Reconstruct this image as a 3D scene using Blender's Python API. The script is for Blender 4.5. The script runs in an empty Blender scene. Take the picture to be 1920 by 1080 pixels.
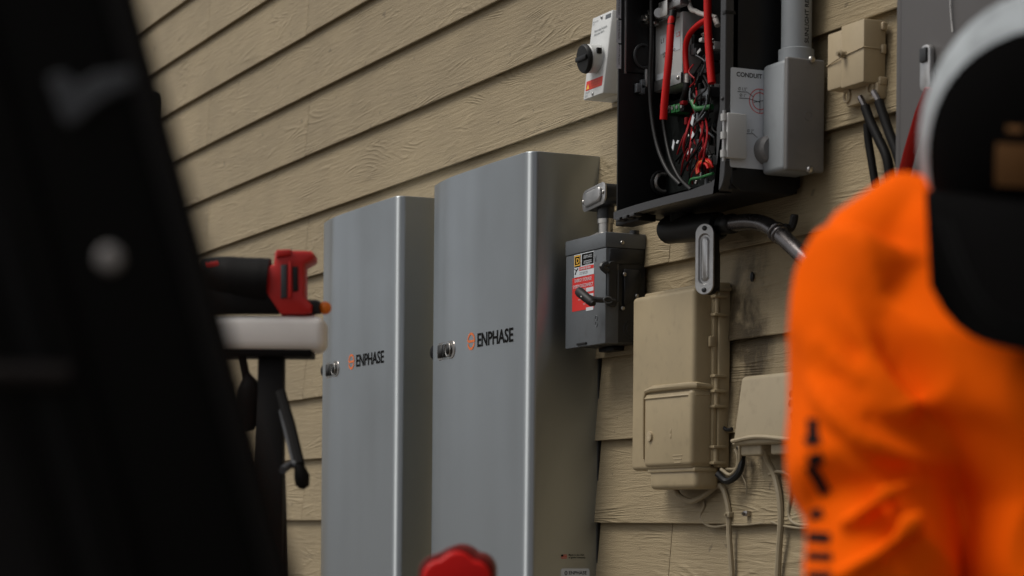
import bpy, bmesh, math, random
from mathutils import Vector, Matrix, noise as mnoise
from mathutils.bvhtree import BVHTree
R = random.Random(7)
S = bpy.context.scene
COL = S.collection

# ------------------------------------------------------------------ camera
TH = math.atan(1960.0 / 4290.0)          # angle between the view and the wall's run
F = 4290.0                               # focal length in photo pixels (1920 wide)
FWD = Vector((-math.cos(TH), math.sin(TH), 0))
RGT = Vector((math.sin(TH), math.cos(TH), 0))
UP = Vector((0, 0, 1))
ROLL = 0.009
RC = RGT * math.cos(ROLL) + UP * math.sin(ROLL)
UC = UP * math.cos(ROLL) - RGT * math.sin(ROLL)
CAM = Vector((0, -2.544, 0.60))
cd = bpy.data.cameras.new('camera')
cam = bpy.data.objects.new('camera', cd)
COL.objects.link(cam)
cam.matrix_world = Matrix((
    (RC.x, UC.x, -FWD.x, CAM.x), (RC.y, UC.y, -FWD.y, CAM.y),
    (RC.z, UC.z, -FWD.z, CAM.z), (0, 0, 0, 1)))
cd.sensor_width = 36.0
cd.lens = F / 1920 * 36.0
cd.shift_y = (979.5 - 540) / 1920
cd.clip_start = 0.05
cd.clip_end = 600
cd.dof.use_dof = True
cd.dof.focus_distance = 5.35
cd.dof.aperture_fstop = 5.4
S.camera = cam

# ------------------------------------------------------------------ sky, sun, exposure
SUN_EL, SUN_AZ = math.radians(56), math.radians(201)     # azimuth clockwise from +Y
sdir = Vector((math.sin(SUN_AZ) * math.cos(SUN_EL), math.cos(SUN_AZ) * math.cos(SUN_EL), math.sin(SUN_EL)))
w = bpy.data.worlds.new('World')
S.world = w
w.use_nodes = True
nt = w.node_tree
sky = nt.nodes.new('ShaderNodeTexSky')
sky.sky_type = 'NISHITA'
sky.sun_disc = False
sky.sun_elevation = SUN_EL
sky.sun_rotation = SUN_AZ
sky.air_density = 1.0
sky.dust_density = 4.0
sky.ozone_density = 1.0
hsv = nt.nodes.new('ShaderNodeHueSaturation')
hsv.inputs['Saturation'].default_value = 0.22      # an overcast, nearly colourless sky
nt.links.new(sky.outputs[0], hsv.inputs['Color'])
bg = nt.nodes['Background']
bg.inputs['Strength'].default_value = 0.088
nt.links.new(hsv.outputs[0], bg.inputs['Color'])
sl = bpy.data.lights.new('sun', 'SUN')
sl.energy = 1.5
sl.angle = math.radians(24)
sl.color = (1.0, 0.95, 0.87)
so = bpy.data.objects.new('sun', sl)
COL.objects.link(so)
so.rotation_euler = sdir.to_track_quat('Z', 'Y').to_euler()
S.view_settings.view_transform = 'Standard'
S.view_settings.look = 'None'
S.view_settings.exposure = 0.10
S.view_settings.gamma = 1.0
S.view_settings.use_curve_mapping = False

# ------------------------------------------------------------------ photo geometry helpers
def ray(px, py):
    return FWD + RC * ((px - 960) / F) - UC * ((py - 979.5) / F)
def W(px, py, off):                      # point on the plane `off` metres out from the wall
    d = ray(px, py)
    return CAM + d * ((-off - CAM.y) / d.y)
def XP(px, py, X):                       # point on a plane square to the wall
    d = ray(px, py)
    return CAM + d * ((X - CAM.x) / d.x)
def D(px, py, dep):                      # point at a depth along the view
    return CAM + ray(px, py) * dep

# ------------------------------------------------------------------ materials
def mat(name, col, rough=0.5, metal=0.0, var=0.10, vscale=6.0, bump=0.0, bscale=180.0, coat=0.0, spec=0.5, dirt=0.0, aniso=0.0):
    m = bpy.data.materials.new(name)
    m.use_nodes = True
    n, l = m.node_tree.nodes, m.node_tree.links
    b = n['Principled BSDF']
    geo = n.new('ShaderNodeNewGeometry')
    nz = n.new('ShaderNodeTexNoise')
    nz.inputs['Scale'].default_value = vscale
    nz.inputs['Detail'].default_value = 6
    nz.inputs['Roughness'].default_value = 0.65
    l.new(geo.outputs['Position'], nz.inputs['Vector'])
    mr = n.new('ShaderNodeMapRange')
    mr.inputs['From Min'].default_value = 0.3
    mr.inputs['From Max'].default_value = 0.7
    mr.inputs['To Min'].default_value = 1 - var
    mr.inputs['To Max'].default_value = 1 + var
    l.new(nz.outputs[0], mr.inputs['Value'])
    mx = n.new('ShaderNodeMix')
    mx.data_type = 'RGBA'
    mx.blend_type = 'MULTIPLY'
    mx.inputs['Factor'].default_value = 1
    mx.inputs[6].default_value = (*col, 1)
    l.new(mr.outputs[0], mx.inputs[7])
    out = mx.outputs[2]
    if dirt:
        n2 = n.new('ShaderNodeTexNoise')
        n2.inputs['Scale'].default_value = 38
        n2.inputs['Detail'].default_value = 8
        l.new(geo.outputs['Position'], n2.inputs['Vector'])
        r2 = n.new('ShaderNodeMapRange')
        r2.inputs['From Min'].default_value = 0.56
        r2.inputs['From Max'].default_value = 0.74
        r2.inputs['To Max'].default_value = dirt
        l.new(n2.outputs[0], r2.inputs['Value'])
        m2 = n.new('ShaderNodeMix')
        m2.data_type = 'RGBA'
        l.new(r2.outputs[0], m2.inputs['Factor'])
        l.new(out, m2.inputs[6])
        m2.inputs[7].default_value = (0.05, 0.04, 0.028, 1)
        out = m2.outputs[2]
    l.new(out, b.inputs['Base Color'])
    rr = n.new('ShaderNodeMapRange')
    rr.inputs['From Min'].default_value = 0.3
    rr.inputs['From Max'].default_value = 0.7
    rr.inputs['To Min'].default_value = max(0.02, rough - 0.06)
    rr.inputs['To Max'].default_value = min(1, rough + 0.06)
    l.new(nz.outputs[0], rr.inputs['Value'])
    l.new(rr.outputs[0], b.inputs['Roughness'])
    b.inputs['Metallic'].default_value = metal
    b.inputs['Coat Weight'].default_value = coat
    b.inputs['Specular IOR Level'].default_value = spec
    if bump:
        nb = n.new('ShaderNodeTexNoise')
        nb.inputs['Scale'].default_value = bscale
        nb.inputs['Detail'].default_value = 3
        l.new(geo.outputs['Position'], nb.inputs['Vector'])
        bp = n.new('ShaderNodeBump')
        bp.inputs['Strength'].default_value = bump
        bp.inputs['Distance'].default_value = 0.002
        l.new(nb.outputs[0], bp.inputs['Height'])
        l.new(bp.outputs[0], b.inputs['Normal'])
    return m

def siding_material():
    m = bpy.data.materials.new('painted_siding')
    m.use_nodes = True
    n, l = m.node_tree.nodes, m.node_tree.links
    b = n['Principled BSDF']
    geo = n.new('ShaderNodeNewGeometry')
    oi = n.new('ShaderNodeObjectInfo')
    def math_(op, a, c=None, d=None):
        q = n.new('ShaderNodeMath')
        q.operation = op
        for i, v in enumerate((a, c, d)):
            if v is None: continue
            if isinstance(v, (int, float)): q.inputs[i].default_value = v
            else: l.new(v, q.inputs[i])
        return q.outputs[0]
    sep = n.new('ShaderNodeSeparateXYZ')
    l.new(geo.outputs['Position'], sep.inputs[0])
    off = math_('MULTIPLY', oi.outputs['Random'], 37.0)
    def vec(sx, sz):
        c = n.new('ShaderNodeCombineXYZ')
        l.new(math_('MULTIPLY_ADD', sep.outputs['X'], sx, off), c.inputs[0])
        l.new(math_('MULTIPLY', sep.outputs['Z'], sz), c.inputs[1])
        l.new(off, c.inputs[2])
        return c.outputs[0]
    def noise(v, scale, det, dist=0.0, rough=0.5):
        q = n.new('ShaderNodeTexNoise')
        q.inputs['Scale'].default_value = scale
        q.inputs['Detail'].default_value = det
        q.inputs['Distortion'].default_value = dist
        q.inputs['Roughness'].default_value = rough
        l.new(v, q.inputs['Vector'])
        return q.outputs[0]
    base = noise(vec(0.42, 3.6), 2.4, 2.0, 0.9, 0.45)       # slow field whose contour lines are the growth rings
    ring = math_('SINE', math_('MULTIPLY', base, 120.0))
    ring = math_('POWER', math_('MULTIPLY_ADD', ring, 0.5, 0.5), 2.2)
    patch = n.new('ShaderNodeMapRange')
    patch.inputs['From Min'].default_value = 0.44
    patch.inputs['From Max'].default_value = 0.62
    l.new(noise(vec(1.0, 3.0), 3.4, 2.0), patch.inputs['Value'])
    broken = n.new('ShaderNodeMapRange')
    broken.inputs['From Min'].default_value = 0.40
    broken.inputs['From Max'].default_value = 0.60
    l.new(noise(vec(0.6, 3.2), 9.0, 3.0), broken.inputs['Value'])
    ring = math_('MULTIPLY', math_('MULTIPLY', ring, patch.outputs[0]), broken.outputs[0])
    grain = noise(vec(1.6, 26.0), 5.0, 5.0, 0.5, 0.6)
    fine = noise(vec(10.0, 26.0), 16.0, 3.0)
    h = math_('ADD', math_('MULTIPLY', ring, 0.8), math_('MULTIPLY', grain, 1.15))
    h = math_('ADD', h, math_('MULTIPLY', fine, 0.6))
    bp = n.new('ShaderNodeBump')
    bp.inputs['Strength'].default_value = 0.9
    bp.inputs['Distance'].default_value = 0.0030
    l.new(h, bp.inputs['Height'])
    l.new(bp.outputs[0], b.inputs['Normal'])
    tone = n.new('ShaderNodeMapRange')
    tone.inputs['From Min'].default_value = 0.3
    tone.inputs['From Max'].default_value = 0.7
    tone.inputs['To Min'].default_value = 0.90
    tone.inputs['To Max'].default_value = 1.08
    l.new(noise(vec(1.0, 1.6), 4.0, 6.0), tone.inputs['Value'])
    bt = math_('MULTIPLY_ADD', oi.outputs['Random'], 0.10, 0.95)
    mul = math_('MULTIPLY', tone.outputs[0], bt)
    mx = n.new('ShaderNodeMix')
    mx.data_type = 'RGBA'
    mx.blend_type = 'MULTIPLY'
    mx.inputs['Factor'].default_value = 1
    mx.inputs[6].default_value = (*SIDING, 1)
    l.new(mul, mx.inputs[7])
    # soot and mildew beside the terminal boxes
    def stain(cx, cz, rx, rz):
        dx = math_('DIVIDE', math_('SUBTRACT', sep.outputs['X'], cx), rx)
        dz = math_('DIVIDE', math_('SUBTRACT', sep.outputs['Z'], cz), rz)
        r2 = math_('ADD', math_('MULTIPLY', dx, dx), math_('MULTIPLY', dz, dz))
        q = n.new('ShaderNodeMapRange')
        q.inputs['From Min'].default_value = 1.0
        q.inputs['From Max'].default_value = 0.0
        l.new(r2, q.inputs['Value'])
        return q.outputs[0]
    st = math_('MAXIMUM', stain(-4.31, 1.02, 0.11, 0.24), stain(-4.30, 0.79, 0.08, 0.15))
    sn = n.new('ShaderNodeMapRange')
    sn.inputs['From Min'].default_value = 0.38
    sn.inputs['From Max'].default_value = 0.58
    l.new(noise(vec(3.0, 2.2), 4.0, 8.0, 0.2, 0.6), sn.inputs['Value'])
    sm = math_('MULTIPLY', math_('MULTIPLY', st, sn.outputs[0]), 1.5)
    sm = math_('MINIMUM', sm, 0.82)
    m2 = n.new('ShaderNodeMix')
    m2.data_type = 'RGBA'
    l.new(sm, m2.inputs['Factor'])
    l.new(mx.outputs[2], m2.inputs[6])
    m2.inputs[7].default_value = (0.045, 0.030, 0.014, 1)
    # a few weathered specks
    sp = n.new('ShaderNodeMapRange')
    sp.inputs['From Min'].default_value = 0.70
    sp.inputs['From Max'].default_value = 0.76
    sp.inputs['To Max'].default_value = 0.55
    l.new(noise(vec(5.0, 5.0), 6.0, 2.0), sp.inputs['Value'])
    m3 = n.new('ShaderNodeMix')
    m3.data_type = 'RGBA'
    l.new(sp.outputs[0], m3.inputs['Factor'])
    l.new(m2.outputs[2], m3.inputs[6])
    m3.inputs[7].default_value = (0.10, 0.075, 0.045, 1)
    l.new(m3.outputs[2], b.inputs['Base Color'])
    b.inputs['Roughness'].default_value = 0.55
    b.inputs['Specular IOR Level'].default_value = 0.35
    return m

SIDING = (0.303, 0.239, 0.143)
M = {}
M['siding'] = siding_material()
M['sheath'] = mat('wall_sheathing', (0.05, 0.04, 0.03), 0.9)
M['ground'] = mat('gravel_ground', (0.115, 0.098, 0.080), 0.9, var=0.35, vscale=14, bump=0.6, bscale=60)
M['cabinet'] = mat('brushed_grey_metal', (0.47, 0.505, 0.525), 0.43, 0.93, var=0.05, vscale=2.5, bump=0.0)
def brushed(m, amount):
    n, l = m.node_tree.nodes, m.node_tree.links
    tg = n.new('ShaderNodeTangent')
    tg.direction_type = 'RADIAL'
    tg.axis = 'Z'
    b = n['Principled BSDF']
    l.new(tg.outputs[0], b.inputs['Tangent'])
    b.inputs['Anisotropic'].default_value = amount
    b.inputs['Anisotropic Rotation'].default_value = 0.25
brushed(M['cabinet'], 0.97)
def wavy(m):                                   # slow sheet-metal waviness and handling smudges
    n, l = m.node_tree.nodes, m.node_tree.links
    b = n['Principled BSDF']
    geo = n.new('ShaderNodeNewGeometry')
    mp = n.new('ShaderNodeMapping')
    mp.inputs['Scale'].default_value = (2.6, 2.6, 0.35)
    l.new(geo.outputs['Position'], mp.inputs[0])
    nz = n.new('ShaderNodeTexNoise')
    nz.inputs['Scale'].default_value = 2.2
    nz.inputs['Detail'].default_value = 0.6
    l.new(mp.outputs[0], nz.inputs['Vector'])
    bp = n.new('ShaderNodeBump')
    bp.inputs['Strength'].default_value = 0.45
    bp.inputs['Distance'].default_value = 0.03
    l.new(nz.outputs[0], bp.inputs['Height'])
    l.new(bp.outputs[0], b.inputs['Normal'])
wavy(M['cabinet'])
M['black'] = mat('black_plastic', (0.008, 0.0078, 0.0075), 0.5, var=0.15, bump=0.05, spec=0.3)
M['satin'] = mat('satin_black_enclosure', (0.008, 0.008, 0.0085), 0.45, spec=0.3, var=0.12, bump=0.06, bscale=400)
M['rim'] = mat('charcoal_plastic', (0.031, 0.031, 0.033), 0.48, var=0.08, bump=0.05)
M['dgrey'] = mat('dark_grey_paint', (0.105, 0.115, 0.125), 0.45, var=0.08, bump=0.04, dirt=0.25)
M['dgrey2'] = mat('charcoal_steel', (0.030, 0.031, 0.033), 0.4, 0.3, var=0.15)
M['lgrey'] = mat('light_grey_pvc', (0.275, 0.295, 0.31), 0.42, var=0.06, bump=0.03, dirt=0.08)
M['hinge'] = mat('pale_grey_hinge', (0.46, 0.46, 0.45), 0.45, var=0.05)
M['mgrey'] = mat('grey_pvc_box', (0.165, 0.160, 0.156), 0.40, var=0.07, bump=0.04, dirt=0.12)
M['panel'] = mat('grey_meter_paint', (0.098, 0.092, 0.090), 0.45, var=0.07)
M['white'] = mat('white_plastic', (0.62, 0.63, 0.62), 0.4, var=0.05, dirt=0.06)
M['label'] = mat('label_paper', (0.58, 0.61, 0.64), 0.5, var=0.03)
M['offwhite'] = mat('sawhorse_white', (0.88, 0.845, 0.80), 0.45, var=0.06)
M['beige'] = mat('beige_plastic', (0.36, 0.285, 0.17), 0.50, var=0.10, bump=0.05, dirt=0.14)
M['beige2'] = mat('pale_beige_plastic', (0.34, 0.28, 0.185), 0.55, var=0.06, bump=0.05, dirt=0.16)
M['cream'] = mat('cream_plastic', (0.43, 0.345, 0.22), 0.55, var=0.05, bump=0.04, dirt=0.08)
M['cable_beige'] = mat('beige_cable_jacket', (0.29, 0.235, 0.15), 0.55, var=0.12, dirt=0.25)
M['steel'] = mat('zinc_steel', (0.50, 0.48, 0.45), 0.30, 1.0, var=0.2, vscale=40)
M['dull'] = mat('dull_cast_aluminium', (0.46, 0.455, 0.45), 0.42, 0.9, var=0.15, vscale=30, bump=0.12)
M['chrome'] = mat('dark_chrome', (0.35, 0.32, 0.30), 0.10, 1.0, var=0.4, vscale=60)
M['emt'] = mat('dark_conduit_metal', (0.13, 0.12, 0.12), 0.25, 0.9, var=0.2, vscale=25)
M['red'] = mat('red_cable', (0.56, 0.008, 0.006), 0.5, var=0.08, spec=0.25)
M['redtool'] = mat('red_tool_plastic', (0.52, 0.010, 0.006), 0.42, var=0.06, bump=0.04)
M['redlabel'] = mat('red_label', (0.62, 0.018, 0.012), 0.5, var=0.04)
M['redwire'] = mat('red_wire', (0.30, 0.008, 0.012), 0.5, spec=0.25)
M['green'] = mat('green_terminal', (0.012, 0.14, 0.03), 0.5)
M['whitecable'] = mat('white_cable', (0.62, 0.58, 0.54), 0.45)
M['orange'] = mat('orange_print', (0.72, 0.16, 0.03), 0.5)
M['orangeknob'] = mat('orange_knob', (0.90, 0.20, 0.01), 0.4)
M['ink'] = mat('black_ink', (0.008, 0.008, 0.008), 0.8, spec=0.05)
M['greyink'] = mat('grey_ink', (0.16, 0.18, 0.19), 0.6)
M['yellow'] = mat('yellow_print', (0.75, 0.42, 0.04), 0.5)
M['gold'] = mat('gold_thread', (0.13, 0.052, 0.007), 0.85)
M['shirt'] = mat('orange_fabric', (0.96, 0.122, 0.001), 0.9, var=0.05, vscale=14, bump=0.2, bscale=300, spec=0.05)
M['trouser'] = mat('dark_denim', (0.03, 0.032, 0.04), 0.9, bump=0.3, bscale=400)
M['skin'] = mat('skin', (0.42, 0.22, 0.14), 0.55, var=0.08)
M['capmesh'] = mat('grey_cap_mesh', (0.31, 0.335, 0.35), 0.85, var=0.30, vscale=28, bump=0.5, bscale=500)
M['capblack'] = mat('black_cap_twill', (0.003, 0.0028, 0.0028), 0.95, bump=0.3, bscale=700, spec=0.02)
M['ladder'] = mat('black_fibreglass', (0.003, 0.0026, 0.0022), 0.6, var=0.2, spec=0.08)
M['bracket'] = mat('grey_bracket_metal', (0.040, 0.042, 0.047), 0.55, 0.0, var=0.1)
M['rim2'] = mat('dull_dark_bar', (0.016, 0.013, 0.012), 0.6, spec=0.1)
M['caseplastic'] = mat('red_case_plastic', (0.62, 0.006, 0.004), 0.45, var=0.05, spec=0.25)
M['dullblack'] = mat('dull_black_metal', (0.006, 0.0052, 0.005), 0.6, var=0.15, spec=0.12)
M['ladder_sheen'] = mat('sheen_black_fibreglass', (0.0070, 0.0063, 0.006), 0.55, var=0.3, spec=0.12)  # lighter copy of the ladder black, faint rail sheen painted into the colour
M['caserim'] = mat('dark_red_case_shell', (0.13, 0.004, 0.003), 0.5, var=0.1, spec=0.2)
M['capbrim'] = mat('black_cap_brim', (0.0032, 0.003, 0.003), 0.95, bump=0.3, bscale=700, spec=0.04)
M['rivet'] = mat('rivet_metal', (0.30, 0.28, 0.27), 0.5, 0.3, var=0.1)
M['hedge'] = mat('dark_hedge_leaf', (0.05, 0.07, 0.03), 0.7, var=0.4, vscale=5)
M['board'] = mat('circuit_board', (0.010, 0.013, 0.012), 0.5, var=0.6, vscale=120)
M['module'] = mat('grey_module', (0.50, 0.50, 0.49), 0.45, 0.1, var=0.05)

# ------------------------------------------------------------------ mesh builder
def catmull(pts, n=8):
    pts = [Vector(p) for p in pts]
    if len(pts) < 3: return pts
    P = [pts[0] * 2 - pts[1]] + pts + [pts[-1] * 2 - pts[-2]]
    out = []
    for i in range(1, len(P) - 2):
        for k in range(n):
            t = k / n
            a, b, c, d = P[i - 1], P[i], P[i + 1], P[i + 2]
            out.append(0.5 * ((2 * b) + (c - a) * t + (2 * a - 5 * b + 4 * c - d) * t * t + (3 * b - a - 3 * c + d) * t ** 3))
    out.append(pts[-1])
    return out

class MB:
    def __init__(self, T=None):
        self.bm = bmesh.new()
        self.T = T
    def _take(self, t):
        me = bpy.data.meshes.new('tmp')
        t.to_mesh(me)
        t.free()
        self.bm.from_mesh(me)
        bpy.data.meshes.remove(me)
        return self
    def box(self, a, b, bev=0.0, seg=2):
        t = bmesh.new()
        bmesh.ops.create_cube(t, size=1)
        a, b = Vector(a), Vector(b)
        c, s = (a + b) / 2, b - a
        for v in t.verts:
            v.co = Vector((c.x + v.co.x * abs(s.x), c.y + v.co.y * abs(s.y), c.z + v.co.z * abs(s.z)))
        if bev: bmesh.ops.bevel(t, geom=list(t.edges), offset=bev, segments=seg, profile=0.5, affect='EDGES')
        return self._take(t)
    def hexa(self, p, bev=0.0, seg=2):       # eight corners: bottom loop then top loop
        t = bmesh.new()
        v = [t.verts.new(Vector(q)) for q in p]
        for f in ((0, 1, 2, 3), (4, 5, 6, 7), (0, 1, 5, 4), (1, 2, 6, 5), (2, 3, 7, 6), (3, 0, 4, 7)):
            t.faces.new([v[i] for i in f])
        bmesh.ops.recalc_face_normals(t, faces=t.faces)
        if bev: bmesh.ops.bevel(t, geom=list(t.edges), offset=bev, segments=seg, profile=0.5, affect='EDGES')
        return self._take(t)
    def prism(self, poly, vec, bev=0.0, seg=2):   # 3-D polygon pushed along vec
        t = bmesh.new()
        vec = Vector(vec)
        v0 = [t.verts.new(Vector(q)) for q in poly]
        v1 = [t.verts.new(Vector(q) + vec) for q in poly]
        n = len(v0)
        e0 = t.faces.new(v0)
        e1 = t.faces.new(v1[::-1])
        for i in range(n):
            t.faces.new((v0[i], v1[i], v1[(i + 1) % n], v0[(i + 1) % n]))
        bmesh.ops.recalc_face_normals(t, faces=t.faces)
        if bev:
            bmesh.ops.bevel(t, geom=list(e0.edges) + list(e1.edges), offset=bev, segments=seg, profile=0.5, affect='EDGES')
        return self._take(t)
    def sheet(self, poly):
        t = bmesh.new()
        t.faces.new([t.verts.new(Vector(q)) for q in poly])
        return self._take(t)
    def tube(self, path, r, n=10, cap=True, flat=1.0):
        path = [Vector(p) for p in path]
        rs = r if isinstance(r, (list, tuple)) else [r] * len(path)
        t = bmesh.new()
        rings, prev = [], None
        for i, p in enumerate(path):
            d = (path[min(i + 1, len(path) - 1)] - path[max(i - 1, 0)]).normalized()
            if prev is None:
                a = d.cross(Vector((0, 0, 1)))
                if a.length < 0.1: a = d.cross(Vector((1, 0, 0)))
            else:
                a = prev - d * prev.dot(d)
            a.normalize()
            prev = a
            b = d.cross(a)
            rings.append([t.verts.new(p + (a * math.cos(q) + b * math.sin(q) * flat) * rs[i]) for q in (2 * math.pi * k / n for k in range(n))])
        for i in range(len(rings) - 1):
            for k in range(n):
                t.faces.new((rings[i][k], rings[i][(k + 1) % n], rings[i + 1][(k + 1) % n], rings[i + 1][k]))
        if cap:
            t.faces.new(rings[0][::-1])
            t.faces.new(rings[-1])
        bmesh.ops.recalc_face_normals(t, faces=t.faces)
        return self._take(t)
    def cyl(self, p0, p1, r, n=20, r1=None, bev=0.0):
        p0, p1 = Vector(p0), Vector(p1)
        r1 = r if r1 is None else r1
        if bev:
            d = (p1 - p0).normalized() * bev
            return self.tube([p0, p0 + d * 0.01, p0 + d, p1 - d, p1 - d * 0.01, p1], [r - bev, r - bev * .9, r, r1, r1 - bev * .9, r1 - bev], n)
        return self.tube([p0, p1], [r, r1], n)
    def ell(self, c, rad, rot=None, seg=20, ring=12):
        t = bmesh.new()
        bmesh.ops.create_uvsphere(t, u_segments=seg, v_segments=ring, radius=1)
        mm = Matrix.Translation(Vector(c)) @ (rot.to_4x4() if rot else Matrix()) @ Matrix.Diagonal((*rad, 1))
        bmesh.ops.transform(t, matrix=mm, verts=t.verts)
        return self._take(t)
    def loft(self, rings, close=True):       # list of equal-length point loops
        t = bmesh.new()
        vs = [[t.verts.new(Vector(p)) for p in rg] for rg in rings]
        n = len(vs[0])
        for i in range(len(vs) - 1):
            for k in range(n):
                t.faces.new((vs[i][k], vs[i][(k + 1) % n], vs[i + 1][(k + 1) % n], vs[i + 1][k]))
        if close:
            t.faces.new(vs[0][::-1])
            t.faces.new(vs[-1])
        bmesh.ops.recalc_face_normals(t, faces=t.faces)
        return self._take(t)
    def grid(self, rows):                    # open sheet from a grid of points
        t = bmesh.new()
        vs = [[t.verts.new(Vector(p)) for p in rg] for rg in rows]
        for i in range(len(vs) - 1):
            for k in range(len(vs[0]) - 1):
                t.faces.new((vs[i][k], vs[i][k + 1], vs[i + 1][k + 1], vs[i + 1][k]))
        return self._take(t)
    def build(self, name, m, parent=None, ang=40, smooth=True):
        bm = self.bm
        if self.T is not None: bmesh.ops.transform(bm, matrix=self.T, verts=bm.verts)
        xs = [v.co for v in bm.verts]
        lo = Vector((min(c.x for c in xs), min(c.y for c in xs), min(c.z for c in xs)))
        hi = Vector((max(c.x for c in xs), max(c.y for c in xs), max(c.z for c in xs)))
        c = (lo + hi) / 2
        if parent is None: c.z = lo.z
        for v in bm.verts: v.co -= c
        if smooth:
            for f in bm.faces: f.smooth = True
            for e in bm.edges:
                if len(e.link_faces) == 2 and e.calc_face_angle(0) > math.radians(ang): e.smooth = False
        me = bpy.data.meshes.new(name)
        bm.to_mesh(me)
        bm.free()
        me.materials.append(m)
        o = bpy.data.objects.new(name, me)
        COL.objects.link(o)
        o['org'] = list(c)
        o.location = c
        if parent is not None:
            o.parent = parent
            o.location = c - Vector(parent['org'])
        return o

def split(q, name, m, parent, **kw):         # every loose piece becomes a part of its own
    bm = q.bm
    left = set(bm.faces)
    out = []
    while left:
        f0 = left.pop()
        isl, st = [f0], [f0]
        while st:
            f = st.pop()
            for e in f.edges:
                for g_ in e.link_faces:
                    if g_ in left:
                        left.remove(g_); isl.append(g_); st.append(g_)
        q2 = MB(q.T)
        vm = {}
        for f in isl:
            vs = []
            for v in f.verts:
                if v not in vm: vm[v] = q2.bm.verts.new(v.co)
                vs.append(vm[v])
            q2.bm.faces.new(vs)
        out.append(q2.build(name, m, parent, **kw))
    bm.free()
    return out

def thing(name, label, cat, loc, group=None):
    o = bpy.data.objects.new(name, None)
    o.empty_display_size = 0.05
    COL.objects.link(o)
    o.location = loc
    o['org'] = list(loc)
    o['label'] = label
    o['category'] = cat
    if group: o['group'] = group
    return o
def tag(o, label, cat, group=None):
    o['label'] = label
    o['category'] = cat
    if group: o['group'] = group
    return o

FRONT = Matrix(((1, 0, 0), (0, 0, -1), (0, 1, 0)))       # text that reads on a face turned away from the wall
SIDE = Matrix(((0, 0, 1), (1, 0, 0), (0, 1, 0)))         # text that reads on a face turned to +X
def text(name, body, m, parent, loc, h, rot, sx=1.0, align='LEFT', bend=None, bold=0.0, spin=0.0, ls=1.0):
    cu = bpy.data.curves.new('t', 'FONT')
    cu.body = body
    cu.size = 1.0
    cu.align_x = align
    cu.resolution_u = 3
    cu.offset = bold
    cu.space_line = ls
    ob = bpy.data.objects.new('t', cu)
    COL.objects.link(ob)
    bpy.context.view_layer.update()
    me = bpy.data.meshes.new_from_object(ob.evaluated_get(bpy.context.evaluated_depsgraph_get()))
    bpy.data.objects.remove(ob)
    k = h / 0.72
    q = MB()
    q.bm.from_mesh(me)
    bpy.data.meshes.remove(me)
    cs, sn = math.cos(spin), math.sin(spin)
    for v in q.bm.verts:
        x, y = v.co.x * k * sx, v.co.y * k
        v.co = Vector(loc) + rot @ Vector((x * cs - y * sn, x * sn + y * cs, 0))
        if bend: v.co.y = bend(v.co)
    return q.build(name, m, parent, smooth=False)

def pill(cx, cz, hw, hh, n=8, r=None):       # rounded rectangle in local (u, v)
    r = min(hw, hh) if r is None else r
    out = []
    for qx, qy, a0 in ((1, 1, 0), (-1, 1, 90), (-1, -1, 180), (1, -1, 270)):
        for k in range(n + 1):
            a = math.radians(a0 + 90 * k / n)
            out.append((cx + qx * (hw - r) + r * math.cos(a), cz + qy * (hh - r) + r * math.sin(a)))
    return out
def on_front(pts, off): return [Vector((u, -off, v)) for u, v in pts]       # u = X, v = Z
def on_side(pts, X): return [Vector((X, u, v)) for u, v in pts]             # u = Y, v = Z
def screw(q, c, axis, r=0.005, h=0.004):
    c, axis = Vector(c), Vector(axis).normalized()
    q.tube([c, c + axis * h * .7, c + axis * h], [r, r * .95, r * .55], 12)
    a = axis.orthogonal().normalized()
    return q

# ------------------------------------------------------------------ the setting
gq = MB()
N = 24
rows = []
for i in range(N + 1):
    rows.append([Vector((-300 + 600 * i / N, -400 + 401 * k / N, 0)) for k in range(N + 1)])
g = gq.grid(rows).build('ground', M['ground'])
g['kind'] = 'structure'

EXPO = 0.2015
wall = thing('house_wall', 'tan painted lap siding house wall running behind all the electrical boxes', 'wall', (-6, 0, 0))
MB().box((-16, 0.004, 0), (2.0, 0.12, 3.4)).build('sheathing', M['sheath'], wall)
SEAMS = {0: (-10.86, -7.2, -3.54, 0.12), 1: (-11.98, -8.32, -4.66, -1.0)}
for k in range(-3, 13):
    z0 = 0.60 + EXPO * k
    z1 = z0 + EXPO + 0.022
    ss = [-15.9] + list(SEAMS[k % 2]) + [1.9]
    for a, b in zip(ss[:-1], ss[1:]):
        a += 0.0014; b -= 0.0014
        dz = R.uniform(-.0012, .0012)
        q = MB()
        z0q = max(0.0, z0 + dz)
        pr = [(-0.0225, z0q + 0.0015), (-0.0215, z0q), (-0.0080, z0q + .004), (0.0035, z1), (-0.0040, z1)]
        q.prism([Vector((a, y, z)) for y, z in pr], (b - a, 0, 0))
        q.build('siding_board', M['siding'], wall, ang=20)

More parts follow.
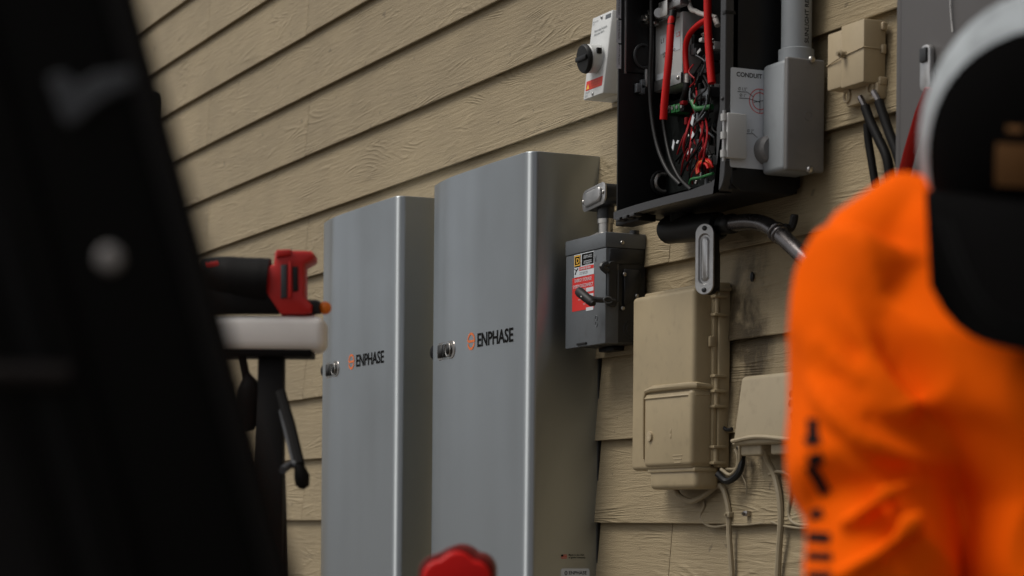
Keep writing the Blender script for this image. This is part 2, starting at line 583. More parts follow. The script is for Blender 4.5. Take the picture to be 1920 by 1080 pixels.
# ------------------------------------------------------------------ battery cabinets
CD = 0.212
def battery(x1, first):
    wid = 0.640 if first else 0.648
    x0, dep, z1, z0 = x1 - wid, CD, 1.503, 0.40
    zt, zb = z1, z0
    cx = (x0 + x1) / 2
    lab = ('grey metal battery cabinet nearer the dark switch box, red case in front of it' if first
           else 'farther grey metal battery cabinet beside the white topped sawhorse')
    t = thing('battery_cabinet', lab, 'battery cabinet', (cx, 0, z0), 'wall mounted battery cabinets')
    def off(x):
        u = (x - cx) / (0.5 * wid)
        return dep - 0.006 + 0.006 * (1 - abs(u) ** 2.2) - (0.016 * max(0, -u - 0.45) ** 1.6 / 0.55 ** 1.6 if u < 0 else 0.0)
    # plan outline of the cover: side, rounded corner, gently bowed front, side
    pl = [(x0, -0.009), (x0, -(off(x0 + .004) - 0.012))]
    for k in range(0, 5):
        a = math.radians(180 + 22.5 * k)
        pl.append((x0 + .006 + .006 * math.cos(a), -(off(x0 + .006) - .006) + .006 * math.sin(a)))
    for k in range(1, 24):
        x = x0 + 0.012 + (wid - 0.012 - 0.028) * k / 24
        pl.append((x, -off(x)))
    rc = 0.026
    for k in range(0, 11):
        a = math.radians(-90 + 9 * k)
        pl.append((x1 - rc + rc * math.cos(a), -(off(x1 - rc) - rc) + rc * math.sin(a)))
    pl.append((x1, -0.009))
    q = MB()
    def inset(p, d):
        return [(cx + (x - cx) * (1 - d / 0.33), -0.009 + (y + 0.009) * (1 - d / 0.19)) for x, y in p]
    rings = [(pl, zb), (pl, zt - 0.0035), (inset(pl, 0.0012), zt - 0.001), (inset(pl, 0.0035), zt)]
    q.loft([[Vector((x, y, z)) for x, y in p] for p, z in rings])
    cover = q.build('front_cover', M['cabinet'], t, ang=30)
    MB().box((x0 + .012, -0.014, zb + .012), (x1 + .004, -0.002, zt - 0.012)).build('mounting_bracket', M['black'], t)
    fy = lambda c: -(off(c.x) + 0.0006)
    # lettering and ring emblem, set by fractions of the front
    lx = x0 + EMB
    zc = 1.062
    text('lettering', 'ENPHASE', M['ink'], t, (lx + TXT, 0, zc - 0.0165), 0.0345, FRONT, TSX, bend=fy, bold=0.022)
    q = MB()
    def arc(a0, a1, r0, r1, n=18):
        pts = [(r1, a0 + (a1 - a0) * k / n) for k in range(n + 1)] + [(r0, a1 - (a1 - a0) * k / n) for k in range(n + 1)]
        return [(r * .86 * math.cos(math.radians(a)), r * math.sin(math.radians(a))) for r, a in pts]
    ex = lx
    def strip(pts2):
        n = len(pts2) // 2
        for k in range(n - 1):
            quad = [pts2[k], pts2[k + 1], pts2[-k - 2], pts2[-k - 1]]
            q.sheet([Vector((ex + u * 1.25, -(off(ex + u) + .0006), zc + v)) for u, v in quad])
    strip(arc(-8, 180, .0165, .0225))
    strip(arc(196, 344, .0165, .0225))
    q.sheet([Vector((ex + u, -(off(ex + u) + .0007), zc + v)) for u, v in ((-.0190, -.003), (.0230, -.003), (.0230, .003), (-.0190, .003))])
    q.build('ring_emblem', M['orange'], t, smooth=False)
    # chromed latch cup near the far edge
    zl = 1.050
    lc = x0 + LAT
    q = MB()
    pp = pill(lc, zl, 0.074, 0.0235, 6)
    q.prism([Vector((u, -(off(u) - .002), v)) for u, v in pp], (0, -0.0035, 0), 0.001, 1)
    lp = q.build('latch_plate', M['chrome'], t)
    q = MB()
    for ux, hw in ((lc - .040, .022), (lc - .004, .009)):
        q.prism([Vector((u, -(off(u) + .001), v)) for u, v in pill(ux, zl, hw, 0.017, 4, .005)], (0, -0.0025, 0))
    q.cyl((lc + .030, -(off(lc + .03) + .001), zl), (lc + .030, -(off(lc + .03) + .005), zl), .0125, 18)
    split(q, 'latch_button', M['black'], lp)
    q = MB()
    ring = [Vector((lc + .030 + .015 * math.cos(a), -(off(lc + .03) + .003), zl + .017 * math.sin(a))) for a in (2 * math.pi * k / 20 for k in range(21))]
    q.tube(ring, .0018, 6, cap=False)
    q.build('latch_ring', M['steel'], lp)
    # dark round conduit cap on the far flank
    q = MB()
    yy = -(off(x0 + .004) - 0.040)
    q.tube([(x0 - .001, yy, 1.058), (x0 - .034, yy, 1.058), (x0 - .054, yy, 1.058), (x0 - .066, yy, 1.058), (x0 - .070, yy, 1.058)], [.030, .030, .026, .016, .006], 24)
    q.build('flank_cap', M['dullblack'], t)
    return t, x0, x1, off
X1 = W(1123, 290, 0.010).x + .016
EMB = W(885.5, 638, .209).x - (X1 - .640)
TXT = W(896.5, 638, .21).x - W(885.5, 638, .21).x
TSX = 1.08
LAT = W(837, 649, .205).x - (X1 - .640)
batt, bx0, bx1, boff = battery(X1, True)
b2x = None
p = CAM + ray(746, 370) * 1.0
d_ = ray(746, 370)
X2 = (CAM + d_ * ((-CD + 0.008 - CAM.y) / d_.y)).x + 0.006
batt2, cx0, cx1, _ = battery(X2, False)
# print on the near flank of the near cabinet
fx = bx1 + 0.0006
q = MB()
p0, p1 = XP(1052, 1066, fx), XP(1105, 1100, fx)
q.prism(on_side(pill((p0.y + p1.y) / 2, (p0.z + p1.z) / 2, abs(p1.y - p0.y) / 2, abs(p1.z - p0.z) / 2, 4, .005), bx1 - .0005), (.0013, 0, 0))
pl_ = q.build('rating_label', M['label'], batt)
pt = XP(1066, 1077, fx)
text('label_lettering', 'ENPHASE', M['ink'], pl_, (bx1 + .0015, pt.y, pt.z), .0085, SIDE, 1.0, bold=.01)
pt = XP(1061, 1074.5, fx)
q = MB(); q.tube([Vector((bx1 + .0014, pt.y + .003 * math.cos(a), pt.z + .0045 * math.sin(a))) for a in (2 * math.pi * k / 12 for k in range(13))], .0008, 5, cap=False)
q.build('label_emblem', M['ink'], pl_)
pt = XP(1066, 1042, fx)
text('flank_lettering', 'Made in the USA\nof global materials', M['ink'], batt, (fx, pt.y, pt.z), .0045, SIDE, 1.0, bold=.008)
p0, p1 = XP(1052, 1040, fx), XP(1063, 1047, fx)
q = MB()
for i in range(3):
    zz = p0.z + (p1.z - p0.z) * (i * 2) / 5
    q.sheet(on_side([(p0.y, zz), (p1.y, zz), (p1.y, zz - .0018), (p0.y, zz - .0018)], fx))
split(q, 'flag_stripe', M['redlabel'], batt, smooth=False)
q = MB(); q.sheet(on_side([(p0.y, p0.z + .0003), (p0.y + .006, p0.z + .0003), (p0.y + .006, p0.z - .0045), (p0.y, p0.z - .0045)], fx + .0003))
q.build('flag_corner', M['ink'], batt, smooth=False)

# ------------------------------------------------------------------ rotary isolator behind the big enclosure
a = W(1104, 110, .085); b = W(1141, 110, .085)
xa, xb = a.x, b.x
zt, zb = W(1110, 34, .078).z, W(1100, 186, .098).z
iso = thing('rotary_isolator', 'white rotary isolator box with black round knob and red warning sticker', 'isolator switch', ((xa + xb) / 2, -.02, zb))
def iso_off(z): return .076 + (.100 - .076) * (zt - z) / (zt - zb)
q = MB(); q.hexa([(xa, -.015, zb), (xb + .012, -.015, zb), (xb + .012, -.06, zb), (xa - .0, -.06, zb), (xa, -.015, zt), (xb + .012, -.015, zt), (xb + .012, -.05, zt), (xa, -.05, zt)], .003)
q.build('base', M['white'], iso)
q = MB(); q.hexa([(xa, -.058, zb), (xb + .006, -.058, zb), (xb, -.100, zb), (xa, -.100, zb), (xa, -.048, zt), (xb + .006, -.048, zt), (xb, -.076, zt), (xa, -.076, zt)], .003)
q.build('cover', M['white'], iso)
kc = W(1127, 106, .092)
kn = Vector((0, -1, -.12)).normalized()
kx = (xa + xb) / 2 + .004
kc = Vector((kx, -iso_off(kc.z), kc.z))
q = MB(); q.cyl(kc - kn * .004, kc + kn * .030, .035, 28, .034, bev=.003)
bz = q.build('bezel', M['white'], iso)
q = MB(); q.cyl(kc + kn * .030, kc + kn * .042, .0355, 28, .034, bev=.003)
kb = q.build('knob', M['black'], iso)
q = MB(); q.box(kc + kn * .046 + Vector((-.028, -.002, -.004)), kc + kn * .046 + Vector((.028, .008, .007)), .002)
q.build('knob_grip', M['satin'], kb)
q = MB(); q.box(kc + Vector((.030, -.020, .004)), kc + Vector((.0375, -.008, .018)), .001)
q.build('padlock_slot', M['black'], bz)
def iso_front(u0, v0, u1, v1, lift=.0006):
    zA, zB = zb + (zt - zb) * v0, zb + (zt - zb) * v1
    xA, xB = xa + (xb - xa) * u0, xa + (xb - xa) * u1
    return [Vector((xA, -iso_off(zA) - lift, zA)), Vector((xB, -iso_off(zA) - lift, zA)), Vector((xB, -iso_off(zB) - lift, zB)), Vector((xA, -iso_off(zB) - lift, zB))]
bendi = lambda c: -(iso_off(c.z) + .0012)
q = MB(); q.sheet(iso_front(.10, .10, .92, .215))
wl = q.build('warning_label', M['redlabel'], iso, smooth=False)
z_ = zb + (zt - zb) * .115
q = MB(); q.sheet([Vector((xa + (xb - xa) * u, bendi(Vector((0, 0, z_ + dz))), z_ + dz)) for u, dz in ((.13, 0), (.29, 0), (.21, .013))])
q.build('warning_triangle', M['yellow'], wl, smooth=False)
text('warning_lettering', 'DANGER HIGH VOLTAGE\nDO NOT OPEN UNDER\nLOAD CONDITIONS', M['orange'], wl, (xa + (xb - xa) * .31, 0, z_ + .0115), .0042, FRONT, .95, bend=bendi, ls=1.1)
text('print', 'Photovoltaic Enclosure\nDisconnect Switch', M['greyink'], iso, (xa + .022, 0, zb + (zt - zb) * .80), .0062, FRONT, .82, bend=bendi, bold=.01, spin=.03)
text('print', 'Rated current\n32 A', M['greyink'], iso, (xa + .008, 0, zb + (zt - zb) * .93), .0045, FRONT, .8, bend=bendi)
text('print', 'ON/OFF\n600 V', M['greyink'], iso, (xa + .01, 0, zb + (zt - zb) * .06), .0055, FRONT, .9, bend=bendi)
q = MB(); q.sheet(iso_front(.70, .915, .96, .965)); q.build('rating_patch', M['dgrey'], iso, smooth=False)
q = MB()
for u, v in ((.50, .96), (.50, .035)):
    c = iso_front(u, v, u + .01, v + .01)[0]
    q.cyl(c, c + Vector((0, -.002, 0)), .004, 10)
split(q, 'screw', M['dull'], iso)

# ------------------------------------------------------------------ safety disconnect
xr = XP(1206, 444, -4.780).x
dx0, dx1 = W(1061, 540, .123).x, -4.780
dzt, dzb = XP(1132, 434, dx1).z, XP(1128, 643, dx1).z
dis = thing('safety_disconnect', 'dark grey steel safety disconnect box with red sticker and black lever', 'disconnect switch', ((dx0 + dx1) / 2, 0, dzb))
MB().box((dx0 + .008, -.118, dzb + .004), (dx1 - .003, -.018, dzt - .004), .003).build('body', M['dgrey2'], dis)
q = MB(); q.box((dx0, -.126, dzt - .036), (dx1, -.018, dzt), .003)
q.build('rain_hood', M['dgrey'], dis)
q = MB()
q.box((dx0 + .002, -.1245, dzb), (dx1 - .001, -.112, dzt - .037), .002)
q.box((dx1 - .012, -.118, dzb + .001), (dx1 - .0005, -.09, dzt - .037), .001)
cv = q.build('cover', M['dgrey'], dis)
# stepped flank plates
q = MB()
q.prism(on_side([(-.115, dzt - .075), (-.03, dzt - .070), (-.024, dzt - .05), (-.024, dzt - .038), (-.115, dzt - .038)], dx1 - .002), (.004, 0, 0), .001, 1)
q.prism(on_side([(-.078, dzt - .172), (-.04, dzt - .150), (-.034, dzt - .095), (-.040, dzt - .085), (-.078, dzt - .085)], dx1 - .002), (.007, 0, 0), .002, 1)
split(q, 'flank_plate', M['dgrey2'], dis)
q = MB()
for yy, zz in ((-.085, dzt - .024), (-.045, dzt - .147), (-.078, dzt - .098), (-.082, dzt - .178)):
    screw(q, (dx1 + .004, yy, zz), (1, 0, 0), .0052, .005)
split(q, 'screw', M['steel'], dis)
for yy, zz in ((-.055, dzb + .035),):
    for rr in (.012, .020):
        q = MB(); q.tube([Vector((dx1 - .0025, yy + rr * math.cos(a), zz + rr * math.sin(a))) for a in (2 * math.pi * k / 24 for k in range(25))], .0013, 6, cap=False)
        q.build('knockout', M['dgrey2'], dis)
# lever: bracket on the corner, arm, grip swung across the sticker
q = MB()
q.prism(on_side(pill(-.110, dzt - .122, .012, .054, 5, .010), dx1 + .001), (.008, 0, 0), .002, 1)
q.tube(catmull([(dx1 + .006, -.124, dzt - .075), (dx1 + .006, -.137, dzt - .083), (dx1 + .006, -.124, dzt - .094)], 5), .008, 8)
q.tube([(dx1 + .010, -.096, dzt - .09), (dx1 + .010, -.096, dzt - .165)], .0022, 6)
lev = q.build('lever_bracket', M['dgrey2'], dis)
q = MB()
pv = Vector((dx1 + .006, -.125, dzt - .161))
q.tube(catmull([pv + Vector((0, .022, -.001)), pv, pv + Vector((-.006, -.028, .001)), pv + Vector((-.020, -.044, .010))], 5), .0085, 10, flat=.8)
lv = q.build('lever_arm', M['dgrey2'], lev)
q = MB(); q.tube([Vector((dx1 + .0125, -.125 + .011 * math.cos(a), dzt - .161 + .007 * math.sin(a))) for a in (2 * math.pi * k / 16 for k in range(17))], .0022, 6, cap=False)
q.build('lever_eye', M['dgrey'], lev)
gp0 = W(1111, 568, .170); gp1 = W(1086, 547, .172)
q = MB()
ax = (gp1 - gp0).normalized()
q.tube([gp0 - ax * .006, gp0, gp0 + ax * .004, gp1 - ax * .004, gp1, gp1 + ax * .003], [.006, .008, .0105, .0120, .0115, .007], 12)
q.build('lever_grip', M['black'], lev)
q = MB(); q.ell((gp0 + gp1) / 2 + Vector((0.006, -.0145, 0)), (.002, .002, .002)); q.build('grip_rivet', M['steel'], lev)
# stickers
def dfront(x0, x1, z0, z1, lift): return [Vector((x0, -.1245 - lift, z0)), Vector((x1, -.1245 - lift, z0)), Vector((x1, -.1245 - lift, z1)), Vector((x0, -.1245 - lift, z1))]
wd = dx1 - dx0
def dx(px, py): return W(px, py, .125).x
def dz(px, py): return W(px, py, .125).z
sx0, sx1 = dx(1077, 480), dx(1114, 470)
q = MB(); q.sheet(dfront(sx0, sx1, dz(1096, 517), dz(1096, 474), .0005)); s1 = q.build('maker_label', M['label'], dis, smooth=False)
q = MB(); q.sheet(dfront(dx(1091, 480), sx1 - .002, dz(1096, 497), dz(1096, 475.5), .0009)); q.sheet(dfront(sx0 + .002, dx(1089, 480), dz(1096, 498), dz(1096, 475.5), .0009)); split(q, 'label_field', M['ink'], s1, smooth=False)
q = MB()
cxe, cze = dx(1083.0, 487), dz(1083, 489)
def frame(q, cx, cz, hw, hh, t, lift):
    for (u0, u1, v0, v1) in ((-hw, hw, hh - t, hh), (-hw, hw, -hh, -hh + t), (-hw, -hw + t, -hh + t, hh - t), (hw - t, hw, -hh + t, hh - t)):
        q.sheet(dfront(cx + u0, cx + u1, cz + v0, cz + v1, lift))
frame(q, cxe, cze, .0155, .0125, .0028, .0013)
q.build('square_emblem', M['yellow'], s1, smooth=False)
text('emblem_letter', 'D', M['yellow'], s1, (cxe - .007, -.1258, cze - .0065), .013, FRONT, 1.3, bold=.02)
text('label_lettering', 'GENERAL DUTY\nSAFETY SWITCH\n\nINTERRUPTOR\nDE SEGURIDAD\nSERVICIO', M['label'], s1, (dx(1102.5, 480), -.1258, dz(1102, 480)), .0030, FRONT, 1.5, 'CENTER', bold=.012)
q = MB(); q.sheet(dfront(dx(1086, 503), sx1 - .001, dz(1100, 505), dz(1100, 498.5), .0009)); dg = q.build('danger_band', M['redlabel'], s1, smooth=False)
text('danger_lettering', 'A DANGER PELIGRO', M['label'], dg, (dx(1087, 503), -.1262, dz(1100, 503.8)), .0048, FRONT, .98, bold=.02)
text('danger_print', 'Hazard of electric shock\nor burn. Turn off power', M['ink'], s1, (dx(1087, 510), -.1258, dz(1100, 509.5)), .0028, FRONT, 1.15)
q = MB()
q.tube([(dx(1079, 505), -.1256, dz(1079, 515)), (dx(1081, 505), -.1256, dz(1081, 508)), (dx(1084, 505), -.1256, dz(1084, 503))], .0012, 5)
q.tube([(dx(1081, 505), -.1256, dz(1081, 508)), (dx(1078, 505), -.1256, dz(1078, 505))], .0010, 5)
split(q, 'shock_pictogram', M['ink'], s1)
rx0, rx1 = dx(1073, 540), dx(1114, 540)
q = MB(); q.sheet(dfront(rx0, rx1, dz(1094, 581), dz(1094, 518), .0005)); s2 = q.build('red_sticker', M['redlabel'], dis, smooth=False)
text('sticker_lettering', 'ENERGY STORAGE\nSYSTEM DISCONNECT', M['label'], s2, ((rx0 + rx1) / 2, -.1254, dz(1094, 527)), .0080, FRONT, .98, 'CENTER', bold=.006, ls=1.25)
q = MB()
for yy in (540, 552, 577):
    q.sheet(dfront(dx(1099, yy), rx1 - .003, dz(1106, yy + 6 - (yy > 570) * 1), dz(1106, yy - 1.5), .0009))
split(q, 'sticker_blank', M['label'], s2, smooth=False)
for i, tt in enumerate(('NOMINAL VOLTAGE', 'MAX CURRENT', 'FAULT CURRENT', 'DATE')):
    text('sticker_print', tt, M['label'], s2, (dx(1098, 545), -.1254, dz(1094, 543 + 9.5 * i)), .0036, FRONT, 1.0, 'RIGHT')
q = MB()
for cz0 in (dzb + .062, dzb + .048):
    q.tube([Vector((dx(1118, 610) + .006 * math.cos(a), -.1250, cz0 + .006 * math.sin(a))) for a in (2 * math.pi * k / 16 for k in range(17))], .0010, 5, cap=False)
q.tube([(dx(1117, 490), -.125, dzt - .05), (dx(1117, 490), -.125, dzt - .065)], .0012, 5)
split(q, 'embossed_mark', M['dgrey'], dis)
MB().box((dx(1083, 645), -.129, dzb + .004), (dx(1100, 645), -.120, dzb + .009), .001).build('hasp', M['black'], dis)

# elbow fitting with a domed plate on top of it
hub = Vector(((dx0 + dx1) / 2 + .002, -.072, dzt))
hubq = thing('conduit_fitting', 'short silver conduit elbow with domed cover plate on top of the disconnect box', 'conduit fitting', hub)
q = MB(); q.tube([hub + Vector((0, 0, .0)), hub + Vector((0, 0, .005)), hub + Vector((0, 0, .008)), hub + Vector((0, 0, .012))], [.036, .036, .028, .022], 24)
q.build('hub', M['dull'], hubq)
q = MB(); q.tube([hub + Vector((0, 0, z)) for z in (.010, .034, .034, .052)], [.0175, .0175, .0205, .0205], 20)
q.build('nipple', M['steel'], hubq)
pc = W(1123, 368, .100)
n_ = Vector((-.10, -1, 0)).normalized(); u_ = n_.cross(Vector((0, 0, 1))).normalized() * -1; v_ = Vector((0, 0, 1))
hcx, hcz = hub.x, pc.z
hw_, hh_ = .061, .026
q = MB(); q.prism([Vector((hcx + u, -.054, hcz + v + u * .10)) for u, v in pill(0, 0, hw_ - .004, hh_ - .002, 6, .016)], (0, -.046, 0), .004, 2)
q.cyl((hub.x, -.072, dzt + .045), (hub.x, -.072, hcz - .01), .021, 20)
q.build('elbow_body', M['dgrey2'], hubq)
q = MB(); q.prism([Vector((hcx + u, -.1005, hcz + v + u * .10)) for u, v in pill(0, 0, hw_, hh_, 6, .018)], (0, -.005, 0), .0015, 2)
pq = q.build('cover_plate', M['dull'], hubq)
q = MB(); q.prism([Vector((hcx + u, -.105, hcz + v + u * .10)) for u, v in pill(0, 0, hw_ - .018, hh_ - .008, 6, .012)], (0, -.007, 0), .005, 3)
q.build('plate_dome', M['dull'], pq)
q = MB()
for sg in (-1, 1): screw(q, (hcx + sg * (hw_ - .008), -.1055, hcz + sg * (hw_ - .008) * .10), (0, -1, 0), .005, .004)
split(q, 'screw', M['steel'], pq)
MB().cyl((dx1 - .01, -.045, dzt - .001), (dx1 - .01, -.045, dzt + .008), .012, 12).build('lock_nut', M['dgrey2'], hubq)

# ------------------------------------------------------------------ big open enclosure
EXL, EXR, EZ0, EZ1 = W(1150, 300, .20).x, -4.09, 1.287, 1.86
enc = thing('power_enclosure', 'large open black power enclosure full of red cables and wiring', 'electrical enclosure', ((EXL + EXR) / 2, 0, EZ0))
EZ0 = XP(1340, 356, EXR).z
def eoff(x):
    u = (x - EXL) / (EXR - EXL) * 2 - 1
    return .198 + .014 * (1 - abs(u) ** 2.4)
# shell pieces
MB().box((EXL + .006, -.034, EZ0 + .02), (EXR - .006, -.022, EZ1 - .005)).build('back_plate', M['black'], enc)
MB().box((EXL, -.1915, EZ0 + .004), (EXL + .006, -.022, EZ1), .001).build('left_wall', M['satin'], enc)
q = MB(); q.box((EXR - .007, -.186, EZ0 + .05), (EXR, -.022, EZ1), .001)
q.prism(on_side([(-.186, EZ0 + .05), (-.186, EZ0 + .016), (-.160, EZ0 + .002), (-.04, EZ0 + .002), (-.022, EZ0 + .02), (-.022, EZ0 + .05)], EXR - .007), (.007, 0, 0), .001, 1)
q.build('right_wall', M['satin'], enc)
MB().box((EXL + .006, -.185, EZ0 + .006), (EXR - .008, -.024, EZ0 + .018), .002).build('bottom_wall', M['satin'], enc)
MB().box((EXL - .004, -.215, EZ1), (EXR + .004, -.02, EZ1 + .02), .004).build('top_wall', M['satin'], enc)
# bottom lip, bowed like the missing cover, sweeping up into the right jamb
q = MB()
nn = 26
rg = []
for k in range(nn + 1):
    x = EXL + (EXR - .028 - EXL) * k / nn
    o_ = eoff(x)
    h0 = EZ0 + (.0 if k else .0)
    th = .017 + .010 * max(0, (k - 20) / 6.0)
    rg.append([(x, -o_, h0), (x, -o_ + .026, h0 + .001), (x, -o_ + .026, h0 + th), (x, -o_, h0 + th)])
q.loft(rg)
q.build('bottom_lip', M['rim'], enc, ang=50)
q = MB()
jo = eoff(EXR - .03)
# jamb outline on the front plane with rounded outer corner and chamfer under the hinge
zj = lambda py: XP(1347, py, EXR).z
out = [(EXR - .030, EZ0), (EXR - .022, EZ0)]
for k in range(7):
    a = math.radians(-90 + 15 * k)
    out.append((EXR - .034 + .034 * math.cos(a), EZ0 + .044 + .044 * math.sin(a)))
out += [(EXR, zj(300)), (EXR - .004, zj(296)), (EXR - .004, zj(208)), (EXR, zj(204)), (EXR, EZ1), (EXR - .022, EZ1), (EXR - .022, zj(200)), (EXR - .034, zj(232)), (EXR - .034, EZ0 + .040)]
for k in range(1, 6):
    a = math.radians(0 - 18 * k)
    out.append((EXR - .052 + .018 * math.cos(a), EZ0 + .045 + .018 * math.sin(a)))
out += [(EXR - .052, EZ0)]
out = [o for i, o in enumerate(out)]
q.prism([Vector((x, -.2035, z)) for x, z in out[1:]], (0, .030, 0), .0012, 1)
q.build('right_jamb', M['rim'], enc, ang=30)
MB().box((EXR - .012, -.2050, zj(24)), (EXR + .0005, -.18, zj(17)), .0005).build('jamb_notch', M['black'], enc)
q = MB(); screw(q, (EXR - .010, -.2040, zj(182)), (0, -1, 0), .004, .003); split(q, 'screw', M['rim'], enc)
q = MB()
for k in range(3):
    x = W(1163 + 16 * k, 395, .19).x
    q.box((x, -eoff(x) - .002, EZ0 - .006), (x + .02, -eoff(x) + .02, EZ0 + .002), .001)
split(q, 'lip_clip', M['rim'], enc)
MB().box((W(1165, 393, .17).x, -.185, EZ0 - .012), (W(1208, 390, .17).x, -.14, EZ0 + .004), .002).build('drip_foot', M['black'], enc)
# hinge knuckles at the front of the right wall
hz0, hz1 = XP(1350, 297, EXR).z, XP(1350, 212, EXR).z
q = MB()
q.box((EXR + .001, -.206, hz0), (EXR + .016, -.160, hz1), .003)
hg = q.build('hinge_leaf', M['hinge'], enc)
hh = hz1 - hz0
for k in range(5):
    if k in (0, 2, 4):
        q = MB(); q.cyl((EXR + .006, -.209, hz0 + hh * k / 5 + .002), (EXR + .006, -.209, hz0 + hh * (k + 1) / 5 - .002), .007, 14)
        q.build('knuckle', M['hinge'], hg)
MB().cyl((EXR + .006, -.209, hz0 - .006), (EXR + .006, -.209, hz1 + .005), .0035, 10).build('hinge_pin', M['dull'], hg)
# conduit drill guide sheet on the right wall
gA, gB = XP(1370, 126, EXR), XP(1370, 313, EXR)
gy1 = XP(1470, 200, EXR).y
q = MB(); q.prism(on_side(pill((gA.y + gy1) / 2, (gA.z + gB.z) / 2, (gy1 - gA.y) / 2, (gA.z - gB.z) / 2, 3, .004), EXR), (.0012, 0, 0))
sh = q.build('drill_guide', M['label'], enc)
pt = XP(1380, 143, EXR)
text('guide_lettering', 'CONDUIT SIZE', M['ink'], sh, (EXR + .0016, pt.y, pt.z), .0095, SIDE, 1.0, bold=.022)
for tt, px, py in (('Ø 1.5"', 1383, 169), ('Ø 1"', 1386, 181), ('Ø 2"', 1400, 248)):
    pt = XP(px, py, EXR)
    text('guide_lettering', tt, M['ink'], sh, (EXR + .0016, pt.y, pt.z), .0065, SIDE, .9)
def circ(px, py, r, t, m, nm):
    c = XP(px, py, EXR)
    q = MB()
    q.grid([[Vector((EXR + .0017, c.y + rr * math.cos(a), c.z + rr * math.sin(a))) for a in (2 * math.pi * k / 36 for k in range(37))] for rr in (r - t, r + t)])
    q.build(nm, m, sh, smooth=False)
circ(1424, 190, .0250, .0008, M['redlabel'], 'guide_circle')
circ(1424, 190, .0175, .0008, M['redlabel'], 'guide_circle')
q = MB()
def line(pa, pb, t=.0006):
    a, b = XP(*pa, EXR), XP(*pb, EXR)
    d = (b - a).normalized(); nrm = Vector((0, -d.z, d.y)) * t
    q.sheet([Vector((EXR + .002, *(a + nrm).yz)), Vector((EXR + .002, *(b + nrm).yz)), Vector((EXR + .002, *(b - nrm).yz)), Vector((EXR + .002, *(a - nrm).yz))])
for s_ in (((1382, 172), (1400, 173)), ((1400, 173), (1412, 182)), ((1385, 184), (1402, 185)), ((1402, 185), (1424, 192)), ((1399, 251), (1411, 251)), ((1411, 251), (1419, 258)), ((1412, 192), (1430, 189)), ((1424, 168), (1424, 212))): line(*s_)
split(q, 'guide_line', M['ink'], sh, smooth=False)

# --- innards
def P(px, py, off): return W(px, py, off)
def cable(pts, r, m, label=None, name='cable', n=10, cn=8, parent=None):
    q = MB(); q.tube(catmull(pts, cn), r, n)
    o = q.build(name, m, parent or enc)
    if label: o['label'] = label
    return o
# grey module with bolted foot
mz1, mz0 = P(1232, 40, .100).z, P(1232, 172, .100).z
mx0, mx1 = P(1228, 120, .100).x, P(1279, 120, .100).x
q = MB(); q.box((mx0, -.100, mz0), (mx1, -.045, mz1), .003)
mod = q.build('breaker_module', M['module'], enc)
MB().box((mx0 + .004, -.104, mz0), (mx1 + .001, -.098, mz0 + .024), .001).build('module_foot', M['dull'], mod)
q = MB(); screw(q, ((mx0 + mx1) / 2 + .008, -.104, mz0 + .012), (0, -1, 0), .006, .004); screw(q, (mx1 - .01, -.104, mz0 + .013), (0, -1, 0), .005, .004); split(q, 'screw', M['steel'], mod)
for (pa, pb, m_) in (((1238, 68), (1250, 98), M['label']), ((1263, 60), (1275, 92), M['label']), ((1232, 140), (1252, 158), M['label'])):
    A, B = P(*pa, .1005), P(*pb, .1005)
    q = MB(); q.sheet([Vector((A.x, -.1006, B.z)), Vector((B.x, -.1006, B.z)), Vector((B.x, -.1006, A.z)), Vector((A.x, -.1006, A.z))])
    q.build('module_label', m_, mod, smooth=False)
c = P(1239, 82, .101); text('module_lettering', 'L1', M['ink'], mod, (c.x, -.1012, c.z), .011, FRONT, 1.2)
c = P(1268, 70, .101); text('module_lettering', 'L2', M['redlabel'], mod, (c.x, -.1012, c.z), .011, FRONT, 1.2)
c = P(1243, 103, .101); text('module_lettering', 'LINE  LOAD\n240 V', M['ink'], mod, (c.x, -.1012, c.z), .005, FRONT, 1.6)
# lugs along the top
q = MB()
c = P(1255, 20, .115)
q.box(c + Vector((-.020, -.018, -.017)), c + Vector((.022, .018, .020)), .003)
q.build('cable_lug', M['steel'], enc)
q = MB(); q.cyl(c + Vector((-.025, -.012, -.004)), c + Vector((-.012, -.020, -.004)), .011, 14); q.build('lug_screw', M['dull'], enc)
q = MB()
c2 = P(1218, 36, .120)
q.cyl(c2 + Vector((0, .006, 0)), c2 + Vector((0, -.012, 0)), .012, 8)
q.cyl(c2 + Vector((.002, -.012, 0)), c2 + Vector((.002, -.020, 0)), .007, 10)
q.box(c2 + Vector((-.012, -.004, -.018)), c2 + Vector((.03, .010, -.006)), .002)
q.build('bus_bolt', M['steel'], enc)
q = MB(); c3 = P(1236, 30, .118); q.box(c3 + Vector((-.03, -.012, -.010)), c3 + Vector((.035, .006, .008)), .003); q.build('lug_shroud', M['black'], enc)
q = MB()
a_ = [P(1195, 0, .12), P(1196, 13, .12), P(1203, 20, .12), P(1215, 21, .12), P(1222, 30, .12)]
q.tube(a_, .0045, 6); q.build('bus_strap', M['steel'], enc)
q = MB(); c4 = P(1270, 8, .11); q.box(c4 + Vector((-.03, -.01, -.008)), c4 + Vector((.03, .012, .012)), .003); q.build('cable_lug', M['dull'], enc)
